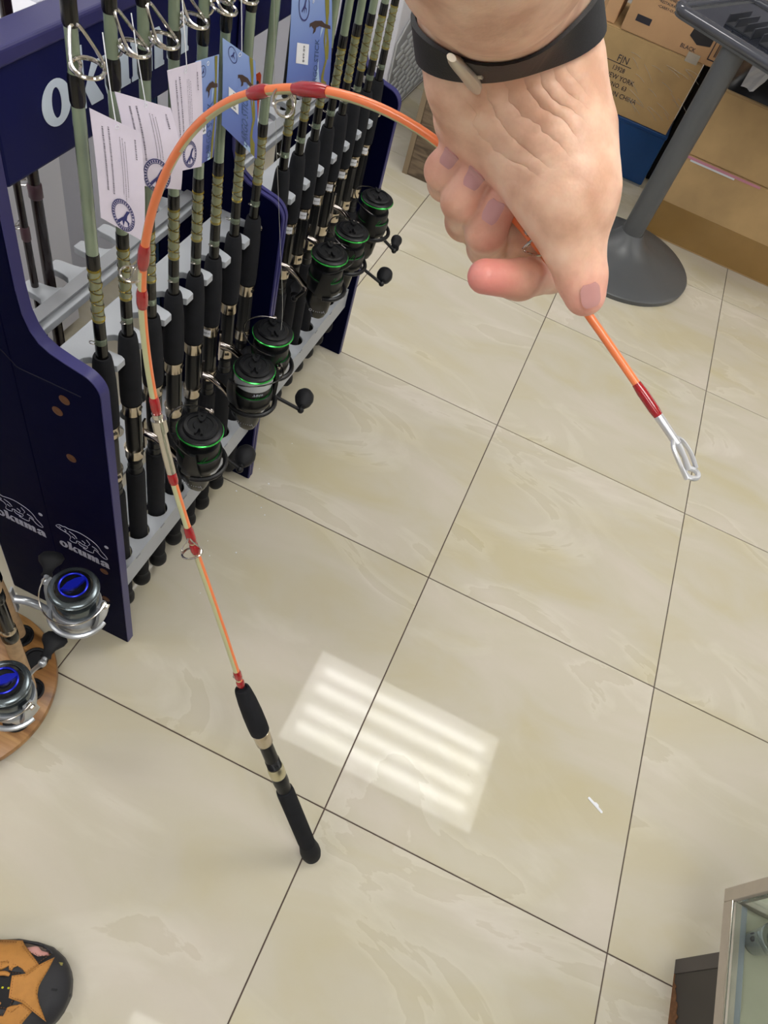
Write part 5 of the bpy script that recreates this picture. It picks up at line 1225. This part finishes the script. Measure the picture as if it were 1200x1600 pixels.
overlay('side_strap', strapU, M_tan, .0024); overlay('side_strap', strapL, M_tan, .0024); overlay('toe_overlay', star, M_tan, .0036)
overlay('lining', [(.0541, .0343), (.0400, .0500), (.0452, .0475), (.0600, .0445), (.075, .0500), (.0859, .0592), (.09, .056)], M_mesh, .0016)
for k in range(5):
    b = MB(); u = .0859 + k * .0085; b.sphere((u, .0008, dome(u, 0) + .0026), .0018, None, 0, 10, 6, (1, .8, .5)); b.build('yellow_stitch', M_yellow, sh)
for vv in (.017, -.020):
    b = MB(); b.tube([(.090 + k * .004, vv + .0035 * math.sin(k * .8) * .5, dome(.09 + k * .004, vv) + .005) for k in range(6)], [.002, .003, .0032, .0032, .003, .002], 10); b.build('lace_loop', M_tan, sh)
b = MB(); b.box((.022, .037, 0), (.029, .041, .001), TR(0, 0, dome(.025, .039))); b.build('badge', mat('olive_badge', (120, 112, 40), .5), sh)
b = MB(); b.box((.018, .003, 0), (.031, .006, .0010), TR(0, 0, dome(.025, .004))); b.build('toe_mark', M_rubber, sh)
# the foot in it
ft = MB()
foot = thing('person', 'bare foot whose toes show in the black and tan sandal', 'person', (0, 0, 0)); foot.matrix_world = SM
Pf = []
bodyc = [((.245, 0, .058), .026), ((.20, 0, .062), .026), ((.15, .002, .055), .024), ((.105, .006, .046), .019)]
segs = [[((.245, 0, .058), .026), ((.243, 0, .13), .030), ((.243, 0, .22), .036)], [(p, r_) for p, r_ in bodyc], [((.12, .030, .045), .014), ((.085, .047, .040), .0085), ((.069, .053, .0385), .0075)], [((.12, .035, .043), .013), ((.072, .045, .040), .0085), ((.052, .0475, .0380), .0068)]]
for ln_ in segs:
    pts_ = catmull([p for p, _ in ln_], 8); n_ = len(pts_); rr_ = [ln_[min(int(i / 8), len(ln_) - 1)][1] * (1 - (i % 8) / 8) + ln_[min(int(i / 8) + 1, len(ln_) - 1)][1] * ((i % 8) / 8) for i in range(n_)]
    ft.tube(pts_, rr_, 18); ft.sphere(pts_[-1], rr_[-1] * 1.0, None, 0, 18, 10)
fo = ft.build('foot', mat('pink_skin', (214, 158, 150), .5, sss=.2), foot)
rm = fo.modifiers.new('r', 'REMESH'); rm.mode = 'VOXEL'; rm.voxel_size = .0022; rm.use_smooth_shade = True
smm = fo.modifiers.new('sm', 'SMOOTH'); smm.factor = .6; smm.iterations = 6

# ------------------------------------------------------------------ small things on the floor
b = MB(); b.prism([(-.020, -.0028), (-.021, 0), (-.020, .0028), (-.006, .0030), (-.002, .0062), (.004, .0062), (.007, .0030), (.018, .0028), (.020, 0), (.018, -.0028)], 0.0003, .0012, TR(.519, .259, 0) @ RZ(DG(-26)))
tag(b.build('plastic_clip', M_label), 'small white plastic clip lying on the floor at the right', 'plastic clip')
rn = random.Random(11)
for k in range(12):
    x, y = ((-.47 + rn.gauss(0, .04), .52 + rn.gauss(0, .16))); s_ = rn.uniform(.0012, .0026)
    b = MB(); b.prism([(s_ * math.cos(a) * rn.uniform(.6, 1.2), s_ * math.sin(a) * rn.uniform(.6, 1.2)) for a in (0, 1.2, 2.4, 3.6, 4.9)], .0002, .0009, TR(x, y, 0))
    tag(b.build('crumb', M_label), 'tiny white crumb on the tiles in front of the rack', 'crumb', 'white crumbs on the floor by the rack')
